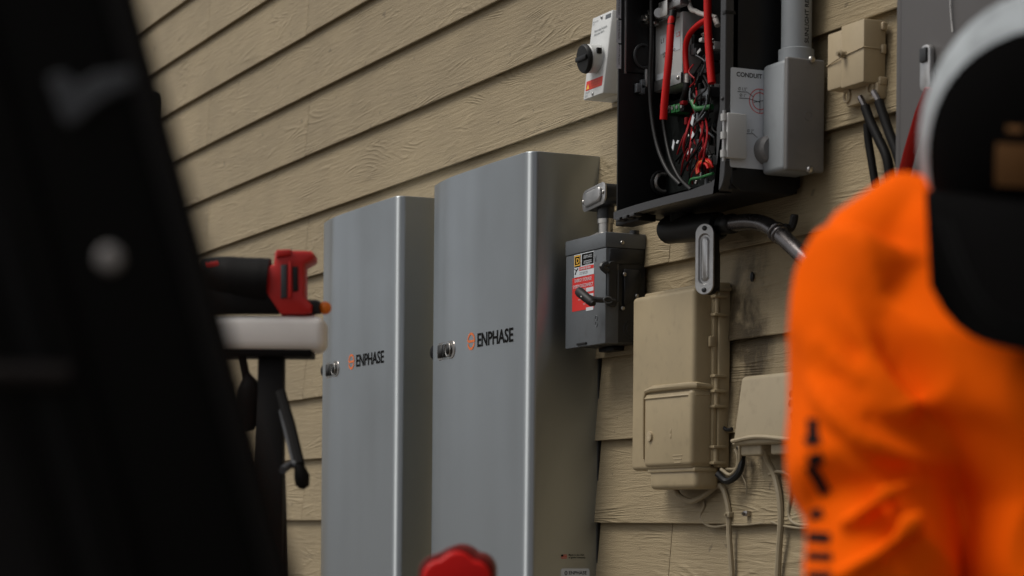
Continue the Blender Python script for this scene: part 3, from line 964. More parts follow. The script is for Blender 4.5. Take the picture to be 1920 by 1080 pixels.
# thick red cables
cable([P(1262, 25, .125), P(1258, 48, .135), P(1254, 110, .145), P(1247, 180, .150), P(1244, 224, .150)], .0085, M['red'], 'thick red cable with cut end in front of the grey module', n=14)
cable([P(1262, 22, .125), P(1258, 49, .135)], .0090, M['black'], name='cable_sleeve', n=14)
cable([P(1327, -190, .13), P(1327, 0, .13), P(1328, 60, .13), P(1331, 110, .13), P(1335, 156, .13)], .0088, M['red'], 'thick red cable beside the right jamb', n=14)
cable([P(1331, 34, .11), P(1310, 46, .11), P(1292, 66, .11), P(1285, 95, .11), P(1288, 138, .11)], .0066, M['red'], 'curved red cable bending down to a crimped end', n=12)
cable([P(1288, 138, .11), P(1288, 156, .11)], .0050, M['whitecable'], name='cable_ferrule')
cable([P(1288, 155, .11), P(1286, 172, .11), P(1281, 190, .10)], .008, M['black'], name='cable_boot')
cable([P(1297, 150, .10), P(1298, 170, .10), P(1305, 186, .10)], .007, M['black'], name='cable_boot')
cable([P(1278, -120, .05), P(1291, 2, .09), P(1307, 22, .10), P(1328, 29, .10), P(1343, 33, .09)], .0055, M['whitecable'], 'white cable crossing behind the red one', n=12)
cable([P(1341, 33, .09), P(1346, 48, .09)], .0065, M['whitecable'], name='cable')
# black loops
cable([P(1221, -150, .135), P(1222, 60, .135), P(1219, 150, .135), P(1222, 215, .135), P(1233, 275, .135), P(1252, 320, .135), P(1275, 346, .13)], .0050, M['black'], 'black cable sweeping down to the lower lip', n=10)
cable([P(1240, 196, .11), P(1247, 250, .11), P(1258, 300, .115), P(1275, 335, .12), P(1296, 356, .125)], .0048, M['black'], n=10)
# left interior wall: label strip, bright edge strip, ring bushing
lx_ = EXL + .0066
for (ya, yb) in ((-40, 35), (37, 81), (83, 129)):
    A, B = XP(1156, ya, lx_), XP(1164.5, yb, lx_)
    sk = .0
    q = MB(); q.sheet([Vector((lx_, A.y, A.z)), Vector((lx_, B.y, A.z)), Vector((lx_, B.y, B.z)), Vector((lx_, A.y, B.z))])
    st_ = q.build('strip_label', M['label'], enc, smooth=False)
    text('strip_lettering', 'CAUTION: Risk of electric shock' if yb > 40 else 'WARNING: Do not open energized', M['ink'], st_, (lx_ + .0006, B.y - .0035, B.z + .008), .0042, SIDE, .62, spin=math.pi / 2)
q = MB(); A, B = XP(1171.5, -40, lx_), XP(1173.2, 138, lx_)
q.box((lx_ - .0005, A.y, B.z), (lx_ + .004, B.y, A.z), .0005); q.build('edge_strip', M['dull'], enc)
A, B = XP(1174, -40, lx_), XP(1212, 139, lx_)
MB().box((lx_, A.y, B.z), (lx_ + .006, B.y, A.z), .001).build('inner_panel', M['satin'], enc)
c = XP(1243, 343, lx_ + .012)
q = MB(); q.tube([Vector((lx_ + .010, c.y + .028 * math.cos(a), c.z + .026 * math.sin(a))) for a in (2 * math.pi * k / 28 for k in range(29))], .0035, 8, cap=False)
q.build('bushing_ring', M['satin'], enc)
q = MB(); q.tube([Vector((lx_ + .013, c.y + .019 * math.cos(a), c.z + .020 * math.sin(a))) for a in (math.radians(70 + 220 * k / 18) for k in range(19))], .0048, 8)
q.build('bushing_liner', M['steel'], enc)
q = MB(); c = XP(1206, 105, lx_ + .012); q.tube([Vector((lx_ + .012, c.y + .022 * math.cos(a), c.z + .026 * math.sin(a))) for a in (math.radians(60 + 240 * k / 18) for k in range(19))], .003, 8); q.build('grommet_ring', M['dgrey2'], enc)
cable([P(1209, 92, .09), P(1207, 105, .09), P(1210, 120, .09)], .007, M['redwire'])
q = MB()
for px, py in ((1197, 165), (1206, 158), (1205, 168)):
    c = XP(px, py, lx_ + .012); q.box(c + Vector((-.008, -.006, -.010)), c + Vector((.004, .004, .010)), .001)
split(q, 'wire_block', M['dgrey'], enc)
q = MB(); c = XP(1211, 146, lx_ + .012); q.box(c + Vector((-.006, -.002, -.02)), c + Vector((.002, .003, .02)), .0008); split(q, 'wire_block', M['dull'], enc)
# circuit boards, terminals, relays
A, B = P(1245, 195, .070), P(1345, 340, .070)
MB().box((A.x, -.070, B.z), (EXR - .012, -.062, A.z), .001).build('circuit_board', M['board'], enc)
for i in range(5):
    c = P(1252 + 8.5 * i, 207 - 1.6 * i, .10)
    q = MB(); q.box(c + Vector((-.009, -.010, -.010)), c + Vector((.009, .03, .008)), .0015); tb = q.build('terminal_block', M['green'] if i in (0, 2, 3) else M['black'], enc)
    q = MB(); q.cyl(c + Vector((0, -.010, .001)), c + Vector((0, -.0125, .001)), .0045, 10); q.build('terminal_screw', M['steel'], tb)
c = P(1282, 193, .115); MB().box(c + Vector((-.008, -.006, -.004)), c + Vector((.008, .006, .004)), .001).build('red_plug', M['redwire'], enc)
cable([P(1298, 190, .12), P(1304, 202, .12), P(1310, 204, .12), P(1335, 200, .11)], .0058, M['green'], 'green earth wire bent under the boots', name='earth_wire')
q = MB(); c = P(1325, 175, .10); q.box(c + Vector((-.03, -.01, -.012)), c + Vector((.03, .02, .010)), .002); q.build('relay', M['rim'], enc)
q = MB(); q.box(c + Vector((-.004, -.0108, -.007)), c + Vector((.024, -.0098, .007))); q.build('relay_label', M['dgrey'], enc)
for i in range(7):
    c = P(1300 + R.uniform(0, 34), 60 + i * 17, .06 + .02 * R.random())
    s_ = R.uniform(.010, .022)
    MB().box(c + Vector((-s_, -.012, -s_ * .7)), c + Vector((s_, .02, s_ * .7)), .002).build('contactor_block', R.choice((M['rim'], M['black'], M['satin'])), enc)
for (px, py, w_, h_, m_) in ((1318, 262, .030, .020, 'dgrey'), (1326, 282, .026, .018, 'module'), (1322, 245, .02, .012, 'module'), (1330, 235, .018, .010, 'dgrey'), (1336, 300, .012, .02, 'module'), (1332, 345, .012, .010, 'whitecable')):
    c = P(px, py, .085); MB().box(c + Vector((-w_ / 2, -.008, -h_ / 2)), c + Vector((w_ / 2, .012, h_ / 2)), .0015).build('wire_clamp', M[m_], enc)
for k in range(16):
    px0, py0 = R.uniform(1296, 1332), R.uniform(205, 250)
    px1, py1 = R.uniform(1266, 1330), R.uniform(285, 345)
    o_ = R.uniform(.095, .135)
    mids = [P(px0 + (px1 - px0) * .35 + R.uniform(-8, 8), py0 + (py1 - py0) * .33, o_), P(px0 + (px1 - px0) * .7 + R.uniform(-10, 10), py0 + (py1 - py0) * .7, o_ + .01)]
    cable([P(px0, py0, .08), *mids, P(px1, py1, .10)], R.uniform(.0018, .0030), M['redwire'] if k % 5 < 3 else (M['black'] if k % 5 == 3 else M['ink']), name='wire', n=6, cn=5)
for k in range(5):
    a0 = R.uniform(0, 1)
    pts = [P(1318 + 15 * math.cos(t) * (1 - .1 * k) + a0 * 4, 318 + 20 * math.sin(t) * (1 - .1 * k), .12 + .004 * k) for t in (math.radians(150 + 40 * j) for j in range(6))]
    cable(pts, .0030, M['red'] if k != 2 else M['orange'], name='wire', n=6, cn=4)
cable([P(1293, 344, .125), P(1297, 336, .13), P(1312, 333, .13), P(1337, 325, .125)], .0032, M['green'], name='earth_wire', n=8)
for (px, py, dx_, dz_) in ((1293, 284, .012, .009), (1298, 226, .008, .012), (1262, 272, .006, .012), (1270, 266, .007, .004), (1298, 258, .008, .014)):
    c = P(px, py, .138)
    q = MB(); q.prism([c + Vector((-dx_, 0, -dz_ * .4)), c + Vector((0, 0, -dz_)), c + Vector((dx_, 0, dz_ * .4)), c + Vector((0, 0, dz_))], (0, .0015, 0)); q.build('wire_tag', M['label'], enc)

# crowded small hardware between the boards and the jamb
RI = random.Random(21)
for i in range(44):
    px, py = RI.uniform(1286, 1340), RI.uniform(55, 345)
    if 1255 < px < 1300 and py < 165: continue
    o_ = RI.uniform(.075, .12)
    c = P(px, py, o_)
    k = RI.random()
    if k < .34:
        w_, h_ = RI.uniform(.005, .012), RI.uniform(.004, .010)
        MB().box(c + Vector((-w_, -.006, -h_)), c + Vector((w_, .02, h_)), .001).build('wire_block', RI.choice((M['dgrey'], M['rim'], M['dgrey2'], M['module'])), enc)
    elif k < .62:
        q = MB(); q.cyl(c, c + Vector((0, -.006, 0)), RI.uniform(.0025, .0045), 10, bev=.0008); q.build('terminal_screw', M['steel'], enc)
    elif k < .76:
        q = MB(); a = RI.uniform(0, 3.1); d_ = Vector((math.cos(a), 0, math.sin(a))) * RI.uniform(.005, .010); e_ = Vector((-math.sin(a), 0, math.cos(a))) * .003
        q.prism([c - d_ - e_, c + d_ - e_, c + d_ + e_, c - d_ + e_], (0, .001, 0)); q.build('wire_tag', RI.choice((M['label'], M['module'], M['yellow'])), enc)
    else:
        q = MB(); q.cyl(c + Vector((0, 0, -.008)), c + Vector((0, 0, .008)), .005, 12, bev=.001); q.build('fuse_holder', RI.choice((M['black'], M['dgrey'], M['redwire'])), enc)
for i in range(26):
    x0_, y0_ = RI.uniform(1292, 1338), RI.uniform(60, 290)
    x1_, y1_ = x0_ + RI.uniform(-34, 22), y0_ + RI.uniform(25, 75)
    x1_ = min(1340, max(1262, x1_)); y1_ = min(345, y1_)
    if y0_ < 170: x1_ = max(1292, x1_)
    o_ = RI.uniform(.085, .125)
    cable([P(x0_, y0_, o_ - .01), P((x0_ * 2 + x1_) / 3 + RI.uniform(-9, 9), (y0_ * 2 + y1_) / 3, o_ + .01), P((x0_ + 2 * x1_) / 3 + RI.uniform(-9, 9), (y0_ + 2 * y1_) / 3, o_ + .005), P(x1_, y1_, o_ - .01)], RI.uniform(.0013, .0026), RI.choice((M['black'], M['black'], M['ink'], M['redwire'], M['dgrey'])), name='wire', n=6, cn=4)

# ------------------------------------------------------------------ grey junction box and pipe on the enclosure flank
JX0, JX1 = EXR, -3.986
jz1, jz0 = XP(1477, 105, JX1).z, XP(1472, 318, JX1).z
jy0, jy1 = XP(1475, 200, JX1).y, XP(1547, 200, JX1).y
jb = thing('junction_box', 'grey plastic junction box beside the conduit size sheet under a grey pipe', 'junction box', ((JX0 + JX1) / 2, (jy0 + jy1) / 2, jz0))
MB().box((JX0 + .0025, jy0 + .002, jz0 + .002), (JX1 - .014, jy1 - .002, jz1 - .002), .010, 3).build('body', M['lgrey'], jb)
lid = MB().box((JX1 - .0135, jy0, jz0), (JX1, jy1, jz1), .005, 3).build('lid', M['mgrey'], jb)
q = MB()
for yy, zz in ((jy0 + .058, jz1 - .002), (jy0 + .055, jz0 + .004)):
    screw(q, (JX1 - .004, yy, zz), (1, 0, 0), .008, .010)
split(q, 'screw', M['steel'], jb)
q = MB(); c = Vector((JX1 + .0002, (jy0 + jy1) / 2 + .006, (jz0 + jz1) / 2 - .002))
q.tube([c + Vector((0, .009 * math.cos(a), .009 * math.sin(a))) for a in (2 * math.pi * k / 24 for k in range(25))], .0009, 6, cap=False)
split(q, 'moulded_mark', M['mgrey'], lid)
c = XP(1436, 283, EXR)
q = MB(); q.tube([(EXR + .001, c.y, c.z), (EXR + .026, c.y, c.z), (EXR + .032, c.y, c.z)], [.030, .030, .024], 28); q.build('knockout_plug', M['mgrey'], jb)
pcx = Vector((-4.04, -.065, 0))
pipe = thing('grey_conduit', 'vertical grey plastic conduit pipe with printed text entering the junction box', 'conduit pipe', (pcx.x, pcx.y, jz1))
q = MB(); q.tube([(pcx.x, pcx.y, z) for z in (jz1 + .024, 1.75, 2.0, 2.5)], .0315, 28); q.build('pipe', M['lgrey'], pipe)
q = MB(); q.tube([(pcx.x, pcx.y, z) for z in (jz1 - .004, jz1 + .026, jz1 + .028)], [.037, .037, .033], 28); q.build('socket', M['lgrey'], pipe)
t_ = text('pipe_lettering', 'PVC CONDUIT SCH 40  2 IN  UL', M['ink'], pipe, (0, 0, 0), .010, SIDE, .8, spin=math.pi / 2, bold=.01)
bpy.data.objects.remove(t_)
cu_pts = []
t_ = text('pipe_lettering', 'SUNLIGHT RESISTANT SCH 40 PVC', M['ink'], pipe, (pcx.x, 0, jz1 + .036), .011, SIDE, .95, spin=math.pi / 2, bold=.015)
oo = Vector(t_['org'])
for v in t_.data.vertices:
    wv = v.co + oo
    a = (wv.y + .005) / .0315 + math.radians(10)
    nv = Vector((pcx.x + .0319 * math.cos(a), pcx.y + .0319 * math.sin(a), wv.z))
    v.co = nv - oo

# ------------------------------------------------------------------ cream terminal box, upper right
tx0, tx1 = W(1549, 90, .069).x, -3.784
tz1, tz0 = XP(1611, 33, tx1).z, XP(1611, 152, tx1).z
tb = thing('phone_box', 'small cream two-part wall box with black cables hanging below it', 'terminal box', ((tx0 + tx1) / 2, 0, tz0))
xm = W(1576, 90, .069).x
MB().box((tx0, -.066, tz0 + .004), (xm - .001, -.017, tz1 - .006), .003).build('left_cover', M['cream'], tb)
MB().box((xm + .001, -.069, tz0), (tx1, -.017, tz1), .003).build('right_cover', M['cream'], tb)
MB().box((tx0 + .03, -.040, tz0 - .030), (tx1 + .006, -.016, tz0 + .001), .002).build('base_plate', M['cream'], tb)
q = MB(); c = W(1582, 102, .072); q.cyl(c + Vector((0, .004, 0)), c + Vector((0, -.010, 0)), .007, 12); q.cyl(c + Vector((0, -.008, 0)), c + Vector((0, -.016, 0)), .0042, 10); q.build('cover_bolt', M['cable_beige'], tb)
wz = c.z - .001
q = MB(); q.tube([(tx0 - .001, -.064, wz - .012), (tx0 + .001, -.0675, wz - .010), (xm, -.0705, wz - .002), (tx1 + .001, -.0705, wz + .004), (tx1 + .0015, -.02, wz + .004)], .0014, 6); q.build('tie_wire', M['cream'], tb)
q = MB(); q.box((tx1 - .001, -.030, wz - .006), (tx1 + .007, -.020, wz + .012), .002); q.box((tx1 - .001, -.030, tz1 - .02), (tx1 + .007, -.018, tz1 - .004), .002); q.box((tx1 - .001, -.036, tz0 - .004), (tx1 + .008, -.018, tz0 + .012), .002); split(q, 'flank_tab', M['cream'], tb)
for px, py in ((1588, 180), (1632, 165)):
    c = W(px, py, .042)
    q = MB(); q.tube([c + Vector((.010 * math.cos(a), 0, .012 * math.sin(a))) for a in (2 * math.pi * k / 16 for k in range(17))], .003, 6, cap=False); q.build('cable_eye', M['cream'], tb)
for i, (pts, lab) in enumerate((
    ([(1613, 182), (1622, 200), (1632, 228), (1648, 262), (1664, 300), (1672, 360)], 'middle black cable hanging from the cream wall box'),
    ([(1638, 172), (1648, 190), (1656, 215), (1668, 250), (1683, 290), (1696, 340)], 'black cable nearest the grey panel below the cream box'),
    ([(1626, 232), (1628, 262), (1634, 300), (1642, 350)], 'short black cable leftmost of three under the cream box'))):
    ct = tag(thing('drop_cable', lab, 'cable', W(*pts[-1], .05), 'black cables under the cream box'), lab, 'cable')
    pp = [W(x, y, .052 - .004 * i) for x, y in pts]
    q = MB(); q.tube(catmull(pp[(1 if i < 2 else 0):], 6), .0095 if i < 2 else .008, 10); q.build('jacket', M['dullblack'], ct)
    if i < 2:
        q = MB(); q.tube(catmull(pp[:3], 6), .0062, 8); q.build('bare_braid', M['emt'], ct)

# ------------------------------------------------------------------ tall grey panel behind the worker
gx0 = W(1680, 150, .150).x
mp = thing('meter_panel', 'tall flat grey steel meter panel behind the grey and black cap', 'electrical panel', (gx0 + .25, 0, 1.12))
MB().box((gx0, -.140, 1.12), (gx0 + .52, -.017, 2.3), .003).build('body', M['panel'], mp)
MB().box((gx0 + .018, -.153, 1.14), (gx0 + .505, -.139, 2.28), .003).build('door', M['panel'], mp)
MB().box((gx0 - .0, -.150, 1.12), (gx0 + .015, -.139, 2.3), .002).build('door_flange', M['panel'], mp)
c = W(1741, 128, .156)
q = MB(); q.prism([Vector((c.x + u, -.153, c.z + v)) for u, v in pill(0, 0, .016, .042, 6, .014)], (0, -.012, 0), .003, 2); lt = q.build('latch', M['dull'], mp)
MB().box(c + Vector((-.010, -.014, .010)), c + Vector((.010, -.006, .036)), .002).build('latch_grip', M['dgrey2'], lt)
q = MB(); q.tube(catmull([W(1783, -30, .157), W(1782, 10, .157), W(1786, 60, .157)], 6), .0016, 6); q.build('seal_wire', M['steel'], mp)
q = MB(); q.tube([W(1742, 165, .170), W(1728, 210, .170), W(1706, 285, .172), W(1695, 330, .172)], [.010, .014, .014, .014], 10, flat=.35)
tag(q.build('red_strap', M['redtool']), 'flat red strap hanging from the grey panel latch beside the cap', 'strap')

# ------------------------------------------------------------------ pipes under the enclosure
pn = W(1280, 428, .085)
te = thing('black_conduit', 'black pipe tee and bent dark metal conduit running under the open enclosure', 'conduit pipe', (pn.x, -.085, pn.z))
q = MB()
A, B = W(1252, 432, .085), W(1345, 424, .085)
q.tube([A + Vector((-.004, 0, 0)), A, A + Vector((.006, 0, 0)), B, B + Vector((.01, 0, 0))], [.022, .029, .031, .031, .026], 20)
q.build('tee_body', M['black'], te)
q = MB(); vt = W(1279, 400, .085); q.cyl((vt.x, -.085, A.z), (vt.x, -.085, EZ0 + .01), .027, 20); q.build('riser', M['black'], te)
q = MB(); screw(q, A + Vector((-.004, -.004, 0)), (-1, -.2, 0), .005, .006); q.build('plug_screw', M['steel'], te)
cp = [W(1340, 424, .085), W(1370, 420, .085), W(1405, 416, .085), W(1435, 421, .085), W(1458, 436, .085), W(1482, 458, .085), W(1530, 505, .085), W(1552, 528, .078), W(1568, 545, .045), W(1574, 552, -.005)]
q = MB(); q.tube(catmull(cp[:5], 8), .0175, 18); q.build('bent_pipe', M['emt'], te)
q = MB(); q.tube(catmull(cp[4:], 6), .0175, 18); q.build('straight_pipe', M['emt'], te)
dd = (cp[5] - cp[4]).normalized()
q = MB(); q.tube([cp[4] - dd * .008, cp[4] - dd * .006, cp[4] + dd * .000, cp[4] + dd * .002], [.0185, .0215, .0215, .0185], 18); q.tube([cp[4] + dd * .006, cp[4] + dd * .008, cp[4] + dd * .014, cp[4] + dd * .016], [.0185, .0205, .0205, .0185], 18); split(q, 'coupling', M['emt'], te)
q = MB(); q.tube([W(1355, 422, .085), W(1375, 419, .085)], [.021, .021], 18); split(q, 'coupling', M['black'], te)
q = MB(); q.tube(catmull([cp[4] + dd * .012 + Vector((0, .01, .016)), W(1482, 428, .06), W(1488, 415, .055), W(1490, 402, .055)], 5), [.009] * 15 + [.007], 8); q.build('pipe_strap', M['black'], te)
# long oval fitting
nrm = Vector((.58, -.81, 0)).normalized()
uu = Vector((-nrm.y, nrm.x, 0)); vv = Vector((.0, 0, 1))
oc = W(1322, 486, .125)
ov = thing('oval_fitting', 'long upright oval conduit fitting with silver cover plate above the beige box', 'conduit fitting', oc)
def on_o(pts, k): return [oc + uu * u + vv * v + nrm * k for u, v in pts]
ohh = (W(1322, 420, .125).z - W(1322, 553, .125).z) / 2
ohw = .0215
q = MB(); q.prism(on_o(pill(0, 0, ohw - .0015, ohh - .002, 8), -.034), nrm * .032, .004, 2); q.cyl(oc - nrm * .030 + vv * (-ohh + .01), oc - nrm * .030 + vv * (ohh * .2), .02, 14)
q.build('fitting_body', M['black'], ov)
q = MB()
o1, i1 = pill(0, 0, ohw, ohh, 8), pill(0, 0, ohw - .007, ohh - .021, 8)
i2 = pill(0, 0, ohw - .0095, ohh - .025, 8)
i3 = pill(0, 0, ohw - .015, ohh - .033, 8)
k1 = [on_o(o1, -.001), on_o(o1, .003), on_o(pill(0, 0, ohw - .001, ohh - .001, 8), .004), on_o(i1, .004), on_o(i2, -.003), on_o(i3, .002)]
q.loft(k1)
cp_ = q.build('cover_plate', M['dull'], ov, ang=35)
q = MB()
for sg in (-1, 1): screw(q, oc + vv * sg * (ohh - .010) + nrm * .004, nrm, .0055, .003)
split(q, 'screw', M['dgrey2'], cp_)
q = MB()
for zz, s_ in ((.025, .006), (-.002, .004), (-.015, .002)):
    c = oc + vv * zz + nrm * (-.005)
    q.tube([c - uu * s_, c + uu * s_ + vv * s_], .0008, 5); q.tube([c + uu * s_ * .6 - vv * s_, c + vv * s_], .0008, 5)
split(q, 'cast_mark', M['steel'], cp_)

# ------------------------------------------------------------------ big beige interface box
nx0, nx1 = W(1184, 720, .101).x, -4.400
nz1, nz0 = W(1184, 559, .101).z, W(1184, 883, .101).z
nid = thing('interface_box', 'tall beige plastic utility box with key lock door and hinges on its right', 'utility box', ((nx0 + nx1) / 2, 0, nz0))
MB().box((nx0 + .006, -.045, nz0 + .004), (nx1 + .016, -.016, nz1 + .012), .004).build('base', M['beige'], nid)
q = MB(); q.box((nx0, -.101, nz0), (nx1, -.047, nz1), .011, 4)
q.box((nx0 + .035, -.088, nz1 - .008), (nx1 - .004, -.047, nz1 + .007), .004, 2)
mc = q.build('main_cover', M['beige'], nid)
MB().box((nx1 - .010, -.056, nz0 + .010), (nx1 + .010, -.0455, nz1 - .004), .002).build('cover_flange', M['beige'], nid)
ddx0 = W(1209, 800, .103).x
ddz1, ddz0 = W(1215, 737, .104).z, nz0 + .006
q = MB(); q.box((ddx0, -.1065, ddz0), (nx1 + .003, -.050, ddz1), .011, 4)
dr = q.build('lower_door', M['beige'], nid)
pth = [(ddx0 - .003, -.104, ddz0 + .02), (ddx0 - .003, -.104, ddz1 - .012), (ddx0 + .008, -.104, ddz1 + .004), (ddx0 + .04, -.1045, ddz1 + .008), (nx1 - .010, -.1045, ddz1 + .008), (nx1 + .002, -.094, ddz1 + .008), (nx1 + .003, -.056, ddz1 + .006)]
q = MB(); q.tube(pth, [.003, .0035, .0055, .0075, .0075, .0075, .006], 8); q.build('drip_ridge', M['beige'], mc)
q = MB(); q.tube([(ddx0 + .008, -.1062, ddz1 - .013), (nx1 - .012, -.1062, ddz1 - .013), (nx1 + .001, -.095, ddz1 - .013), (nx1 + .002, -.06, ddz1 - .013)], .003, 6); q.build('door_rib', M['beige'], dr)
kc = W(1219, 818, .107)
q = MB(); q.tube([kc + Vector((0, .003, 0)), kc + Vector((0, -.004, 0)), kc + Vector((0, -.0045, 0)), kc + Vector((0, -.0005, 0))], [.012, .0115, .008, .0075], 18); kl = q.build('key_lock', M['cream'], dr)
q = MB(); q.cyl(kc + Vector((0, -.001, 0)), kc + Vector((0, -.003, 0)), .0055, 12); q.build('keyhole', M['dgrey'], kl)
q = MB()
c = W(1270, 855, .107)
for k in range(3): q.box((c.x - .022 + .004 * k, -.1073, c.z - .008 * k), (c.x + .022 - .003 * k, -.1063, c.z + .003 - .008 * k), .0003)
c = W(1257, 822, .107)
for k in range(2): q.box((c.x - .003, -.1073, c.z + .012 * k), (c.x + .003, -.1063, c.z + .009 + .012 * k), .0003)
split(q, 'moulded_text', M['beige'], dr)
q = MB(); q.box((ddx0 + .002, -.092, nz0 - .044), (nx1 - .002, -.03, nz0 + .010), .012, 4)
q.box((ddx0 + .0, -.096, nz0 - .006), (nx1 + .002, -.04, nz0 + .004), .003)
q.build('cable_hood', M['beige'], nid)
def zpx(px, py): return XP(px, py, nx1 + .012).z
for (y0_, y1_) in ((556, 590), (705, 762), (838, 868)):
    za, zb_ = zpx(1340, y1_), zpx(1340, y0_)
    q = MB(); q.cyl((nx1 + .015, -.050, za), (nx1 + .015, -.050, zb_), .0058, 12)
    h_ = q.build('hinge', M['beige'], nid)
    for zz in ((za, zb_, (za + zb_) / 2) if y1_ - y0_ > 40 else (za, zb_)):
        q = MB(); q.box((nx1 + .004, -.061, zz - .003), (nx1 + .026, -.030, zz + .003), .001); q.build('hinge_lug', M['beige'], h_)
za, zb_ = zpx(1335, 650), zpx(1335, 630)
MB().box((nx1 + .002, -.066, za), (nx1 + .013, -.050, zb_), .003).build('snap_latch', M['beige'], nid)
q = MB(); q.box((nx1 + .006, -.060, zpx(1335, 545)), (nx1 + .028, -.020, zpx(1335, 538)), .002); q.build('top_lug', M['cable_beige'], nid)

# ------------------------------------------------------------------ smaller beige box half behind the arm
sx0, sx1 = W(1377, 770, .070).x, W(1497, 770, .070).x
sz1, sz0 = W(1380, 706, .070).z, W(1377, 836, .070).z
sb = thing('terminal_cover', 'smaller beige wall box with three holes next to the orange sleeve', 'utility box', ((sx0 + sx1) / 2, 0, sz0))
q = MB(); q.hexa([(sx0, -.018, sz0), (sx1, -.018, sz0), (sx1, -.076, sz0), (sx0, -.076, sz0), (sx0 + .012, -.018, sz1), (sx1 - .008, -.018, sz1), (sx1 - .012, -.062, sz1), (sx0 + .012, -.062, sz1)], .010, 4)
sc_ = q.build('cover', M['beige2'], sb)
q = MB(); q.tube(catmull([(sx0 + .004, -.077, sz0 + .010), ((sx0 + sx1) / 2 - .02, -.079, sz0 + .016), (sx1 - .012, -.079, sz0 + .006)], 6), .0045, 8); q.tube([(sx1 - .004, -.072, sz0 + .01), (sx1 - .010, -.064, sz1 - .02)], .004, 8); q.build('lower_rim', M['beige2'], sc_)
for px0, px1 in ((1392, 1430), (1448, 1492)):
    a, b = W(px0, 845, .055), W(px1, 845, .055)
    MB().box((a.x, -.060, sz0 - .022), (b.x, -.022, sz0 + .006), .005, 3).build('foot_tab', M['beige2'], sb)
for px, py in ((1481, 739), (1481, 757), (1486, 780)):
    c = W(px, py, .070)
    zf = (c.z - sz0) / (sz1 - sz0)
    yy = -(.076 + (.062 - .076) * zf)
    q = MB(); q.cyl((c.x, yy + .004, c.z), (c.x, yy - .0006, c.z), .0085, 16); q.build('screw_hole', M['dgrey2'], sb)

# ------------------------------------------------------------------ loose beige cables low on the wall
def wire_thing(pts, r, lab, m='cable_beige', n=8, grp='thin beige cables tacked to the siding', cat='cable', nm='wall_cable'):
    q = MB(); q.tube(catmull([W(x, y, o) for x, y, o in pts], 7), r, n)
    return tag(q.build(nm, M[m]), lab, cat, grp)
wire_thing([(1266, 915, .05), (1275, 930, .045), (1297, 940, .040), (1322, 928, .034), (1345, 911, .030), (1356, 918, .026), (1363, 940, .025), (1367, 965, .025), (1367, 1000, .025), (1371, 1060, .025), (1376, 1130, .025)], .0062, 'beige cable looping under the tall beige box and down the siding')
wire_thing([(1432, 842, .05), (1440, 866, .036), (1452, 890, .026), (1461, 930, .025), (1464, 975, .025), (1460, 1040, .025), (1456, 1130, .025)], .0070, 'thicker beige cable dropping straight down from the smaller box')
wire_thing([(1318, 935, .024), (1320, 950, .022), (1314, 968, .020), (1322, 982, .020), (1340, 988, .020), (1368, 984, .020), (1396, 984, .020), (1432, 980, .020)], .0030, 'thin beige wire lying along the board edge below the tall box')
wire_thing([(1442, 890, .026), (1458, 884, .026), (1475, 888, .024), (1484, 900, .022), (1482, 930, .022), (1479, 960, .022), (1484, 976, .022), (1500, 984, .022), (1540, 986, .022)], .0036, 'thin beige wire curving from the thick cable towards the sleeve')
wire_thing([(1446, 978, .021), (1470, 986, .021), (1500, 990, .021), (1530, 988, .021)], .0028, 'short thin wire on the board edge behind the orange sleeve')
wire_thing([(1386, 882, .018), (1394, 897, .017), (1400, 915, .017), (1398, 945, .017), (1394, 984, .019)], .0017, 'hair-thin wire hanging under the left corner of the smaller box')
for (px, py, lab) in ((1368, 965, 'small metal cable clip on the looping beige cable'), (1401, 963, 'small rusty clip beside the hair-thin wire')):
    c = W(px, py, .026)
    q = MB(); q.box(c + Vector((-.009, -.007, -.006)), c + Vector((.009, .012, .006)), .002); q.cyl(c + Vector((-.003, -.006, 0)), c + Vector((-.003, -.011, 0)), .003, 8)
    tag(q.build('cable_clip', M['cable_beige'] if px < 1380 else M['chrome']), lab, 'clip')
# dark tangle between the two beige boxes
wire_thing([(1345, 888, .06), (1362, 902, .050), (1378, 895, .045), (1388, 880, .040), (1392, 850, .034), (1386, 838, .034)], .0075, 'black cable bundle sagging between the two beige boxes', 'black', grp='cables between the beige boxes')
wire_thing([(1352, 880, .05), (1370, 890, .045), (1386, 868, .042), (1386, 835, .046), (1376, 832, .05)], .0040, 'brown cable loop between the two beige boxes', 'cable_beige', grp='cables between the beige boxes')
wire_thing([(1362, 880, .03), (1380, 878, .03), (1383, 856, .03), (1378, 842, .032)], .0035, 'thin cable bent behind the left edge of the smaller box', 'cable_beige', grp='cables between the beige boxes')
wire_thing([(1357, 802, .03), (1364, 806, .028), (1372, 804, .026)], .0040, 'tiny dark bracket on the siding between the beige boxes', 'dgrey2', grp=None, cat='bracket', nm='wall_bracket')
q = MB(); c = W(1410, 519, .016); q.ell(c, (.006, .004, .011)); tag(q.build('nail_plug', M['dgrey2']), 'dark plugged hole in the siding left of the orange shoulder', 'plug')
q = MB(); c = W(1129, 655, .05); q.box(c + Vector((-.02, 0, -.006)), c + Vector((.06, .03, .004)), .002); tag(q.build('mounting_rail', M['black']), 'short black mounting rail just below the dark grey disconnect box', 'rail')

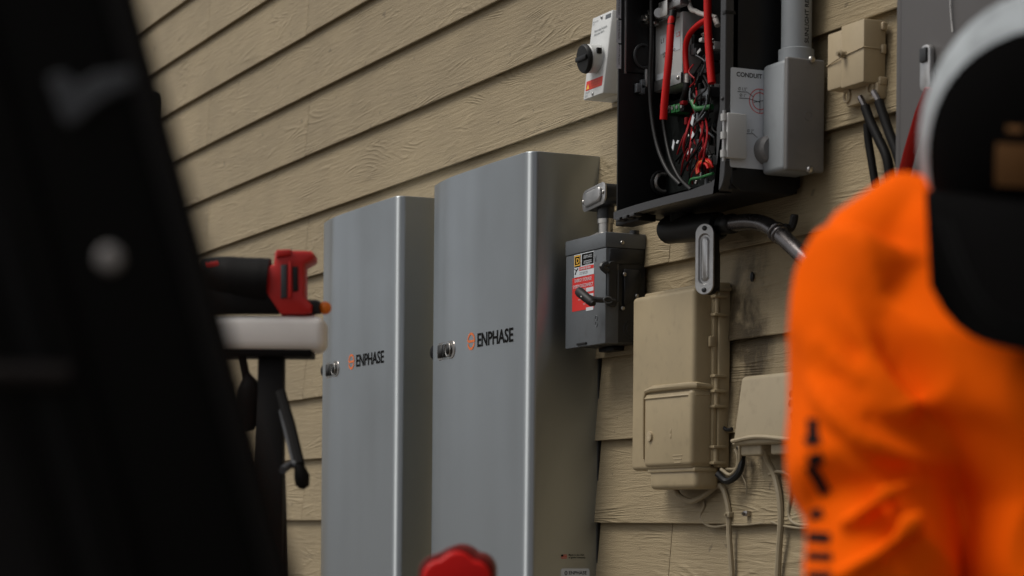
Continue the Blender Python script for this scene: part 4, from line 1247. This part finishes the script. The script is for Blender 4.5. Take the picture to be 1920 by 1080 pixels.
# ------------------------------------------------------------------ sawhorse with the tool
SD = 3.6
def SQ(px, py, d=SD): return D(px, py, d)
ex = FWD.copy(); rx = RGT.copy()
o0 = SQ(608, 622)
sh_T = Matrix(((rx.x, ex.x, 0, o0.x), (rx.y, ex.y, 0, o0.y), (0, 0, 1, 0), (0, 0, 0, 1)))
zt_, zb_ = SQ(520, 591).z, SQ(520, 656).z
saw = thing('sawhorse', 'folding sawhorse with a thick white top beam and black legs', 'sawhorse', (o0.x, o0.y, 0))
q = MB(sh_T); q.box((-1.0, 0, zb_), (0, .085, zt_), .014, 4); q.build('top_beam', M['offwhite'], saw)
q = MB(sh_T); q.box((-.98, .006, zb_ - .010), (-.02, .078, zb_ + .002), .003); q.build('under_rail', M['dullblack'], saw)
def lx_at(px): return (SQ(px, 800).dot(rx) - o0.dot(rx))
l0, l1 = lx_at(489), lx_at(530)
q = MB(sh_T); q.hexa([(l0 + .004, -.17, 0), (l1 + .020, -.17, 0), (l1 + .020, -.13, 0), (l0 + .004, -.13, 0), (l0 - .008, .02, zb_ - .008), (l1 - .002, .02, zb_ - .008), (l1 - .002, .06, zb_ - .008), (l0 - .008, .06, zb_ - .008)], .003); q.build('leg', M['dullblack'], saw)
q = MB(sh_T); q.hexa([(l0 + .004, .22, 0), (l1 + .010, .22, 0), (l1 + .010, .25, 0), (l0 + .004, .25, 0), (l0, .04, zb_ - .008), (l1 - .01, .04, zb_ - .008), (l1 - .01, .075, zb_ - .008), (l0, .075, zb_ - .008)], .003); q.build('leg', M['dullblack'], saw)
for yy0, yy1 in ((-.17, .02), (.22, .04)):
    q = MB(sh_T); q.hexa([(-.92, yy0, 0), (-.88, yy0, 0), (-.88, yy0 + .04, 0), (-.92, yy0 + .04, 0), (-.90, yy1, zb_ - .008), (-.86, yy1, zb_ - .008), (-.86, yy1 + .035, zb_ - .008), (-.90, yy1 + .035, zb_ - .008)], .003); q.build('leg', M['dullblack'], saw)
def L3(px, py, y): 
    p_ = SQ(px, py, SD + y); return Vector((p_.dot(rx) - o0.dot(rx), y, p_.z))
q = MB(sh_T); q.tube([L3(526, 735, -.03), L3(545, 800, -.06), L3(562, 872, -.10)], .0085, 8); br = q.build('fold_brace', M['dullblack'], saw)
q = MB(sh_T); q.tube([L3(528, 770, -.02), L3(540, 820, -.05), L3(552, 868, -.09)], .0050, 8); q.build('brace_rod', M['bracket'], br)
q = MB(sh_T); q.tube([L3(560, 870, -.10), L3(566, 892, -.10), L3(567, 910, -.10), L3(565, 917, -.10)], [.007, .0125, .011, .004], 10); q.build('brace_grip', M['dullblack'], br)
q = MB(sh_T); q.tube(catmull([L3(530, 882, -.13), L3(543, 872, -.10), L3(556, 871, -.10)], 5), .006, 8); q.build('brace_pin', M['bracket'], br)
# strap and pouch hanging off the beam
pch = thing('hanging_pouch', 'black strap with a drooping pouch hung under the white beam', 'pouch', SQ(465, 800, SD + .02))
q = MB(); q.tube(catmull([SQ(450, 652, SD + .02), SQ(457, 680, SD + .02), SQ(463, 710, SD + .02)], 5), .0060, 8); q.build('strap', M['dullblack'], pch)
q = MB(); q.tube(catmull([SQ(463, 700, SD + .02), SQ(468, 725, SD + .02), SQ(466, 765, SD + .02), SQ(462, 795, SD + .02), SQ(460, 808, SD + .02)], 5), [.005, .007, .009, .012, .014, .016, .017, .018, .0185, .019, .019, .019, .019, .019, .018, .017, .016, .015, .013, .009, .004], 12); q.build('pouch', M['dullblack'], pch)

tl = thing('power_tool', 'red and black cordless power tool with orange tip lying on the white beam', 'power tool', SQ(520, 591, SD + .03))
def T(px, py, y=.03): return SQ(px, py, SD + y)
def tp(poly, y0, th, bev=.004):
    q = MB(); q.prism([T(x, y, y0) for x, y in poly], FWD * th, bev, 2); return q
q = MB(); q.tube(catmull([T(380, 520), T(410, 522), T(450, 528), T(490, 532), T(505, 533)], 5), [.030, .031, .032, .033, .034, .035, .036, .037, .038, .038, .039, .039, .040, .040, .041, .041, .041, .041, .041, .041, .041], 18); q.build('grip_body', M['dullblack'], tl)
q = MB(); q.hexa([T(350, 590, 0), T(530, 590, 0), T(530, 590, .06), T(350, 590, .06), T(350, 540, 0), T(506, 540, 0), T(506, 540, .06), T(350, 540, .06)], .008); q.build('battery_pack', M['dullblack'], tl)
q = tp([(386, 492), (408, 488), (414, 498), (408, 506), (388, 504)], .0, .04); q.build('rear_cap', M['redtool'], tl)
hd = tp([(490, 512), (500, 500), (513, 495), (515, 472), (522, 468), (583, 470), (589, 476), (588, 486), (570, 497), (570, 555), (585, 572), (584, 586), (570, 589), (525, 589), (512, 572), (500, 560), (492, 545)], .0, .07, .006).build('tool_head', M['redtool'], tl)
tp([(526, 496), (538, 495), (538, 558), (526, 560)], -.004, .02, .003).build('guide_slot', M['bracket'], hd)
tp([(548, 500), (558, 499), (559, 545), (549, 547)], -.004, .02, .003).build('vent_slot', M['black'], hd)
tp([(541, 490), (546, 490), (547, 558), (541, 558)], -.006, .02, .002).build('guide_rib', M['redtool'], hd)
tp([(518, 468), (545, 467), (545, 478), (517, 482)], -.006, .02, .003).build('top_rib', M['redtool'], hd)
q = MB(); q.tube([T(575, 576), T(592, 576), T(600, 577)], [.012, .012, .010], 12); q.build('blade_clamp', M['bracket'], tl)
tp([(580, 565), (596, 564), (600, 586), (582, 588)], .01, .03, .003).build('clamp_collar', M['black'], tl)
q = MB(); q.ell(T(609, 577.5), (.0105, .0105, .0105)); q.build('orange_tip', M['orangeknob'], tl)

# black pole leaning on the sawhorse behind the ladder
pt = SQ(290, 172, 4.0); pm = SQ(275, 640, 3.88); 
dirp = (pm - pt)
pbm = pt + dirp * (pt.z / (pt.z - pm.z))
pole = thing('black_pole', 'slim black pole whose rounded end shows past the dark ladder', 'pole', pbm)
q = MB(); q.tube([pbm, pt + dirp * .16], .010, 10); q.build('shaft', M['black'], pole)
q = MB(); q.tube([pt + dirp * .18, pt + dirp * .15, pt + dirp * .04, pt + dirp * .01, pt], [.010, .0135, .0135, .011, .005], 12); q.build('grip', M['black'], pole)

# ------------------------------------------------------------------ red case in front of the cabinets
RD = 2.6
rc0 = D(857, 1024, RD)
rcx = thing('red_case', 'upright red plastic tool case with rounded top at the bottom edge', 'tool case', (rc0.x, rc0.y, 0))
cT = Matrix(((RGT.x, FWD.x, 0, rc0.x), (RGT.y, FWD.y, 0, rc0.y), (0, 0, 1, 0), (0, 0, 0, 1)))
hwc = 72 / F * RD
def arch(hw, top, rr=.022, crown=.010):
    pts = [(-hw, 0, 0), (hw, 0, 0)]
    for k in range(0, 9):
        a = math.radians(90 * k / 8)
        pts.append((hw - rr + rr * math.cos(a), 0, top - crown - rr + rr * math.sin(a)))
    for k in range(1, 12):
        u = 1 - 2 * k / 12
        pts.append((u * (hw - rr), 0, top - crown + crown * (1 - u * u)))
    for k in range(0, 9):
        a = math.radians(90 + 90 * k / 8)
        pts.append((-hw + rr + rr * math.cos(a), 0, top - crown - rr + rr * math.sin(a)))
    return pts
q = MB(cT); q.prism([Vector(p_) for p_ in arch(hwc, rc0.z)], (0, .30, 0), .005, 2); rs = q.build('shell', M['caserim'], rcx)
q = MB(cT); q.prism([Vector((x * .90, -.012, z - .0055)) for x, _, z in arch(hwc, rc0.z)], (0, .016, 0), .005, 3); q.build('face_panel', M['caseplastic'], rs)

# ------------------------------------------------------------------ black ladder close to the lens
LD = 1.05
la = (FWD - RGT * .16).normalized(); lr = Vector((-la.y, la.x, 0)) * -1
lb = D(410, 540, LD)
slope = -.283
ltop = Vector((lb.x, lb.y, 0))
lT = Matrix(((lr.x, la.x, 0, lb.x), (lr.y, la.y, 0, lb.y), (0, 0, 1, 0), (0, 0, 0, 1)))
lad = thing('stepladder', 'large black folded stepladder leaning out of focus close to the camera', 'ladder', (lb.x, lb.y, 0))
def xr_(z): return slope * (z - lb.z)
def rail(x0, x1, y0, y1, nm='rail', m='ladder', zz=(0.0, 1.75)):
    q = MB(lT)
    q.hexa([(x0 + xr_(zz[0]), y0, zz[0]), (x1 + xr_(zz[0]), y0, zz[0]), (x1 + xr_(zz[0]), y1, zz[0]), (x0 + xr_(zz[0]), y1, zz[0]),
            (x0 + xr_(zz[1]), y0, zz[1]), (x1 + xr_(zz[1]), y0, zz[1]), (x1 + xr_(zz[1]), y1, zz[1]), (x0 + xr_(zz[1]), y1, zz[1])], .004)
    return q.build(nm, M[m], lad)
rail(-.082, 0, 0, .030); rail(-.180, -.079, .004, .036, m='ladder_sheen'); rail(-.32, -.172, .010, .045)
rail(-.016, -.004, -.006, .001, 'rail_flange', 'ladder_sheen'); rail(-.082, -.070, -.006, .001, 'rail_flange'); rail(-.112, -.100, -.004, .005, 'rail_flange')
rail(-.105, -.006, .42, .45); rail(-.25, -.103, .424, .454)
for i in range(6):
    z = .15 + .27 * i
    q = MB(lT); q.box((-.088 + xr_(z), .031, z), (-.004 + xr_(z), .419, z + .030), .004); q.build('tread', M['ladder'], lad)
def LP(px, py, y=-.003):
    d = ray(px, py)
    s_ = ((lb + la * y - CAM).dot(la)) / d.dot(la)
    return CAM + d * s_
q = MB(); q.prism([LP(*p_, -.002) for p_ in ((90, 150), (118, 138), (150, 162), (180, 142), (250, 132), (252, 160), (190, 190), (135, 236), (118, 228))], la * -.004, .001, 1); q.build('spreader_bracket', M['bracket'], lad)
q = MB(); c = LP(205, 485, 0); q.tube([c, c - la * .004, c - la * .006], [.0060, .0056, .0035], 18); q.build('rivet', M['rivet'], lad)
q = MB(); q.tube([LP(-120, 700, -.006), LP(130, 704, -.006)], .0052, 8); q.build('spreader_bar', M['rim2'], lad)
q = MB(lT); q.box((-.30 + xr_(1.75), -.01, 1.75), (.02 + xr_(1.75), .47, 1.79), .006); q.build('top_cap', M['ladder'], lad)

# ------------------------------------------------------------------ worker in orange, kneeling with the back to the camera
PD = 1.8
K = F / PD
po = D(1975, 986, PD)
pT = Matrix(((RGT.x, FWD.x, 0, po.x), (RGT.y, FWD.y, 0, po.y), (0, 0, 1, 0), (0, 0, 0, 1)))
def remesh(q, name, m, parent, vox, smooth=4, disp=None):
    bm = q.bm
    me = bpy.data.meshes.new('r')
    bm.to_mesh(me); bm.free()
    o = bpy.data.objects.new('r', me)
    COL.objects.link(o)
    rm = o.modifiers.new('r', 'REMESH'); rm.mode = 'VOXEL'; rm.voxel_size = vox; rm.use_smooth_shade = True
    sm = o.modifiers.new('s', 'SMOOTH'); sm.factor = .5; sm.iterations = smooth
    bpy.context.view_layer.update()
    me2 = bpy.data.meshes.new_from_object(o.evaluated_get(bpy.context.evaluated_depsgraph_get()))
    bpy.data.objects.remove(o)
    q2 = MB(pT)
    q2.bm.from_mesh(me2)
    bpy.data.meshes.remove(me2)
    if disp:
        q2.bm.normal_update()
        for v in q2.bm.verts: v.co += v.normal * disp(v.co)
    return q2.build(name, m, parent, ang=180)
per = thing('person', 'kneeling person seen from behind in an orange shirt and backwards grey and black cap', 'person', (po.x, po.y, 0))
def ringz(cx, cy, z, rx, ry, n=28, p=2.05, tx=0.0, ty=0.0):
    out = []
    for k in range(n):
        a = 2 * math.pi * k / n
        c, s = math.cos(a), math.sin(a)
        x = rx * math.copysign(abs(c) ** (2 / p), c); y = ry * math.copysign(abs(s) ** (2 / p), s)
        out.append(Vector((cx + x, cy + y, z + tx * x + ty * y)))
    return out
def torso(q, g):
    q.loft([ringz(.05, -.02, .20, .150 + g, .105 + g), ringz(.055, -.015, .28, .165 + g, .115 + g), ringz(.058, .0, .40, .145 + g, .108 + g), ringz(.060, .010, .52, .124 + g, .108 + g), ringz(.055, .018, .62, .124 + g, .112 + g),
            ringz(.030, .022, .69, .150 + g, .116 + g), ringz(.010, .036, .75, .160 + g, .110 + g), ringz(0, .072, .80, .172 + g, .090 + g), ringz(0, .082, .842, .145 + g, .074 + g), ringz(0, .084, .866, .118 + g, .060 + g), ringz(0, .085, .884, .085 + g, .050 + g)])
ARM = {}
for sg in (-1, 1):
    ARM[sg] = [Vector((sg * .125, .055, .815)), Vector((sg * .139, .050, .770)), Vector((sg * .138, .036, .70)), Vector((sg * .133, .006, .62)), Vector((sg * .142, -.030, .53)), Vector((sg * .142, .0, .485)), Vector((sg * .125, .12, .52)), Vector((sg * .110, .245, .56))]
def hand(q, sg, w_, fw):
    # palm with four curled fingers and a thumb
    side = Vector((1, 0, 0)) * sg
    up_ = Vector((0, -.25, 1)).normalized()
    q.tube([w_ - fw * .02, w_ + fw * .02, w_ + fw * .06, w_ + fw * .085], [.024, .030, .034, .030], 14, flat=.5)
    for i, (o_, ln) in enumerate(((.026, .068), (.009, .078), (-.009, .074), (-.026, .058))):
        b_ = w_ + fw * .080 - side * o_
        q.tube(catmull([b_ - fw * .02, b_ + fw * ln * .35 - up_ * .004, b_ + fw * ln * .70 - up_ * .018, b_ + fw * ln * .85 - up_ * .036], 4), [.0088] * 8 + [.0084, .008, .0078, .0074, .005], 8)
    t0 = w_ + fw * .025 - side * .026
    q.tube(catmull([t0, t0 - side * .020 + fw * .022, t0 - side * .026 + fw * .048, t0 - side * .020 + fw * .066], 4), [.0115] * 6 + [.0105, .010, .0098, .0095, .009, .0085, .006], 8)
# --- body: one continuous surface
q = MB()
torso(q, -.012)
hc = Vector((0, .060, .918))
htilt = Matrix.Rotation(math.radians(10), 3, 'X')          # looking slightly up at the wall
q.tube([Vector((0, .045, .84)), Vector((0, .062, .87)), Vector((0, .062, .91))], [.056, .052, .052], 16)
q.ell(hc, (.077, .096, .095), htilt)
q.ell(hc + htilt @ Vector((0, .035, -.055)), (.060, .062, .062), htilt)
for sx_ in (-1, 1):
    q.ell(hc + htilt @ Vector((sx_ * .078, -.004, -.025)), (.010, .022, .032), htilt)
q.tube([hc + htilt @ Vector((0, .088, .005)), hc + htilt @ Vector((0, .112, -.032)), hc + htilt @ Vector((0, .094, -.042))], [.008, .015, .010], 10)
q.tube([hc + htilt @ Vector((-.024, .090, -.068)), hc + htilt @ Vector((0, .099, -.066)), hc + htilt @ Vector((.024, .090, -.068))], [.005, .009, .005], 8)
q.ell(hc + htilt @ Vector((0, .075, -.098)), (.026, .022, .018), htilt)
for sx_ in (-1, 1): q.ell(hc + htilt @ Vector((sx_ * .031, .086, .004)), (.014, .010, .010), htilt)
for sg in (-1, 1):
    A_ = ARM[sg]
    q.tube(catmull(A_, 4), [.050] * 10 + [.044] * 8 + [.040] * 5 + [.034] * 4 + [.028] * 2, 16)
    hand(q, sg, A_[-1], (A_[-1] - A_[-2]).normalized())
    # folded legs: thigh forward, shin back under the seat, foot behind
    q.tube(catmull([Vector((.045 + sg * .085, -.02, .25)), Vector((sg * .115, .16, .20)), Vector((sg * .130, .36, .085))], 5), [.085, .084, .082, .080, .078, .074, .070, .066, .062, .060, .058], 16)
    q.tube(catmull([Vector((sg * .130, .36, .075)), Vector((sg * .120, .14, .070)), Vector((sg * .110, -.08, .060))], 5), [.055, .056, .058, .058, .056, .052, .048, .044, .040, .038, .036], 16)
    q.tube([Vector((sg * .110, -.06, .060)), Vector((sg * .108, -.12, .050)), Vector((sg * .106, -.20, .040)), Vector((sg * .106, -.26, .034))], [.038, .044, .042, .030], 14)
body = remesh(q, 'body', M['skin'], per, .007, 3)
# --- trousers and boots
q = MB()
q.loft([ringz(.04, -.02, .165, .150, .105), ringz(.05, -.02, .24, .182, .128), ringz(.055, -.01, .33, .172, .124), ringz(.056, -.005, .37, .166, .120)])
for sg in (-1, 1):
    q.tube(catmull([Vector((.045 + sg * .085, -.02, .25)), Vector((sg * .115, .16, .205)), Vector((sg * .130, .37, .088))], 5), [.100, .099, .097, .094, .091, .087, .083, .078, .074, .072, .070], 16)
    q.tube(catmull([Vector((sg * .130, .37, .078)), Vector((sg * .120, .14, .075)), Vector((sg * .110, -.06, .066))], 5), [.068, .069, .070, .070, .068, .064, .060, .058, .056, .054, .053], 16)
remesh(q, 'trousers', M['trouser'], per, .009, 3, lambda c: .004 * mnoise.noise(c * 22))
for sg in (-1, 1):
    q = MB(pT); q.tube([Vector((sg * .110, -.03, .062)), Vector((sg * .108, -.11, .056)), Vector((sg * .106, -.19, .048)), Vector((sg * .106, -.27, .040)), Vector((sg * .106, -.30, .040))], [.047, .050, .050, .042, .02], 14); q.build('boot', M['capblack'], per)
# --- shirt
q = MB()
torso(q, .006)
for sg in (-1, 1):
    A_ = ARM[sg]
    q.tube(catmull(A_[:4], 4), [.058, .060, .061, .062, .062, .063, .064, .066, .067, .069, .070, .071, .060], 20)
    q.tube(catmull(A_[1:], 4), [.056] * 8 + [.056, .056, .055, .054, .053, .052, .050, .048, .047, .045, .044, .043, .042, .041, .040, .039, .038], 18)
# shoulder yoke and draped folds
q.tube([Vector((-.092, .078, .872)), Vector((-.128, .070, .834)), Vector((-.149, .050, .770))], [.028, .040, .051], 14)
q.tube([Vector((.088, .075, .862)), Vector((.126, .068, .822)), Vector((.150, .050, .768))], [.028, .038, .050], 14)
def fold(pts, r):
    q.tube(catmull([Vector(p_) for p_ in pts], 5), r, 8)
fold([(-.190, .010, .718), (-.178, -.034, .688), (-.152, -.054, .663), (-.118, -.050, .651), (-.090, -.030, .648)], 0.0083)     # sleeve hem
fold([(-.172, .010, .785), (-.158, -.018, .752), (-.138, -.040, .716), (-.118, -.050, .690)], 0.0066)
fold([(-.186, .002, .748), (-.166, -.028, .722), (-.140, -.044, .702)], 0.0053)
fold([(-.176, -.020, .705), (-.150, -.044, .690), (-.120, -.050, .680)], 0.0046)
fold([(-.175, -.052, .60), (-.150, -.070, .618), (-.115, -.066, .640)], 0.0053)
fold([(-.180, -.066, .56), (-.150, -.084, .580), (-.115, -.076, .610)], 0.0059)
def wr(c):
    a_ = mnoise.noise(Vector((c.x * 7, c.y * 7, c.z * 5 + 3)))
    b_ = mnoise.noise(Vector((c.x * 18 + c.z * 9, c.y * 14, c.z * 16 + c.x * 10)))
    r_ = 1 - abs(mnoise.noise(Vector((c.x * 11 + c.z * 6, c.y * 9 + 7, c.z * 7 - c.x * 5)))) * 2
    return .005 * a_ + .0035 * b_ + .007 * max(0, r_) ** 2
shirt = remesh(q, 'shirt', M['shirt'], per, .0055, 6, wr)
q = MB(pT)
cr = []
for k in range(25):
    a = 2 * math.pi * k / 24
    cr.append(Vector((.062 * math.cos(a), .080 + .052 * math.sin(a), .886 + .004 * math.sin(a))))
q.tube(cr, .009, 8, cap=False)
q.build('collar', M['shirt'], shirt)
# printed letters running down the sleeve, laid on the cloth
bpy.context.view_layer.update()
bv = BVHTree.FromObject(shirt, bpy.context.evaluated_depsgraph_get())
inv = shirt.matrix_world.inverted()
def stroke(pts, wpx, name='sleeve_print'):
    q = MB()
    P_ = []
    for i in range(len(pts) - 1):
        for k in range(6):
            t = k / 6
            P_.append((pts[i][0] * (1 - t) + pts[i + 1][0] * t, pts[i][1] * (1 - t) + pts[i + 1][1] * t))
    P_.append(pts[-1])
    rows = []
    for i, (x, y) in enumerate(P_):
        a, b = P_[max(0, i - 1)], P_[min(len(P_) - 1, i + 1)]
        dx_, dy_ = b[0] - a[0], b[1] - a[1]
        ln = math.hypot(dx_, dy_) or 1
        rw = []
        for s_ in (-1, -.33, .33, 1):
            d = ray(x - dy_ / ln * wpx * s_ / 2, y + dx_ / ln * wpx * s_ / 2).normalized()
            loc, nr, _, _ = bv.ray_cast(inv @ CAM, d)
            if loc is None: rw = None; break
            rw.append(shirt.matrix_world @ (loc + nr * .0012))
        if rw: rows.append(rw)
    if len(rows) > 1: q.grid(rows).build(name, M['ink'], shirt)
stroke([(1525, 785), (1525, 828)], 20)
stroke([(1511, 830), (1539, 822)], 18)
stroke([(1516, 866), (1544, 856)], 22)
stroke([(1518, 872), (1534, 896), (1550, 926)], 21)
stroke([(1520, 968), (1544, 960)], 18)
stroke([(1516, 1007), (1558, 1010)], 21)
stroke([(1516, 1043), (1561, 1045)], 17)
stroke([(1516, 1079), (1561, 1080)], 17)
# --- cap worn backwards
ct_ = Matrix.Rotation(math.radians(14), 3, 'X')
cc = Vector((0, .045, .912))
def capP(az, el, k=1.0):        # az 0 = towards the camera, el 0 = rim
    v = Vector((math.sin(az) * math.cos(el) * .099, -math.cos(az) * math.cos(el) * .116, math.sin(el) * .118)) * k
    return cc + ct_ @ v
q = MB(pT)
rows = []
for i in range(15):
    el = math.radians(-20 + 110 * i / 14)
    rows.append([capP(2 * math.pi * k / 40, el) for k in range(41)])
q.grid(rows)
crown = q.build('cap_crown', M['capmesh'], per, ang=180)
q = MB(pT)
rows = []
for i in range(15):
    el = math.radians(-21 + 71 * i / 14)
    hw_ = math.radians(76) * math.sqrt(max(0.0, 1 - (max(0, i / 14.2)) ** 3.2))
    rows.append([capP(hw_ * (2 * k / 16 - 1), el, 1.025) for k in range(17)])
q.grid(rows)
q.build('front_panel', M['capblack'], crown, ang=180)
q = MB(pT); q.ell(capP(0, math.radians(90), 1.0), (.008, .008, .004)); q.build('cap_button', M['capblack'], crown)
# brim, curved, hanging over the nape
def brim(u, v, dz_):
    # u -1..1 across, v 0..1 from the panel to the edge
    hw = .100 + .018 * v ** .6
    e = 1 - .16 * (1 - (1 - abs(u) ** 3.2))
    ln = .128 * (1 - .28 * abs(u) ** 7)
    b = capP(u * math.radians(68), math.radians(-18), 1.01)
    ang = math.radians(72)
    dv = Vector((0, -math.cos(ang), -math.sin(ang)))
    bow = Vector((0, 1, 0)) * (.020 * u * u) * v
    w_ = v ** .7
    p_ = Vector((u * hw, b.y * (1 - w_) + (-.118 + .010 * u * u) * w_, b.z - ln * .96 * v))
    return p_ + Vector((0, -dz_, 0))
q = MB(pT)
top = [[brim(-1 + 2 * k / 24, v / 10, .002) for k in range(25)] for v in range(11)]
bot = [[brim(-1 + 2 * k / 24, v / 10, -.002) for k in range(25)] for v in range(11)]
q.grid(top); q.grid([r_[::-1] for r_ in bot])
edge_t = [r_[0] for r_ in top] + top[-1][1:] + [r_[-1] for r_ in top[::-1]][1:]
edge_b = [r_[0] for r_ in bot] + bot[-1][1:] + [r_[-1] for r_ in bot[::-1]][1:]
q.grid([edge_t, edge_b])
bm_ = q.build('cap_brim', M['capbrim'], crown, ang=60)
q = MB(pT)
for rr in (.93, .86):
    q.tube([brim(-rr + 2 * rr * k / 24, .25 + (rr - .25) * (1 - abs(-1 + 2 * k / 24) ** 6), .003) for k in range(25)], .0012, 5)
split(q, 'brim_stitching', M['ink'], bm_)
# stitched badge on the front panel
def capC(u, v, k): return capP(u, v, k)
q = MB(pT)
q.grid([[capP(math.radians(-35 + 70 * k / 10), math.radians(-13 + 15.5 * i / 5), 1.032) for k in range(11)] for i in range(6)]); bd = q.build('cap_badge', M['gold'], crown, ang=180)
q = MB(pT)
for k in range(6):
    a0 = -31 + 10.5 * k
    q.grid([[capP(math.radians(a0 + 7 * i), math.radians(e), 1.033) for i in range(2)] for e in (6.5, 9)])
split(q, 'badge_lettering', M['gold'], crown, ang=180)
q = MB(pT)
q.grid([[capP(math.radians(-16 + 32 * k / 8), math.radians(e), 1.033) for k in range(9)] for e in (-17, -14)])
q.build('badge_stripe', M['redwire'], crown, ang=180)

for o in S.objects:
    if 'org' in o: del o['org']
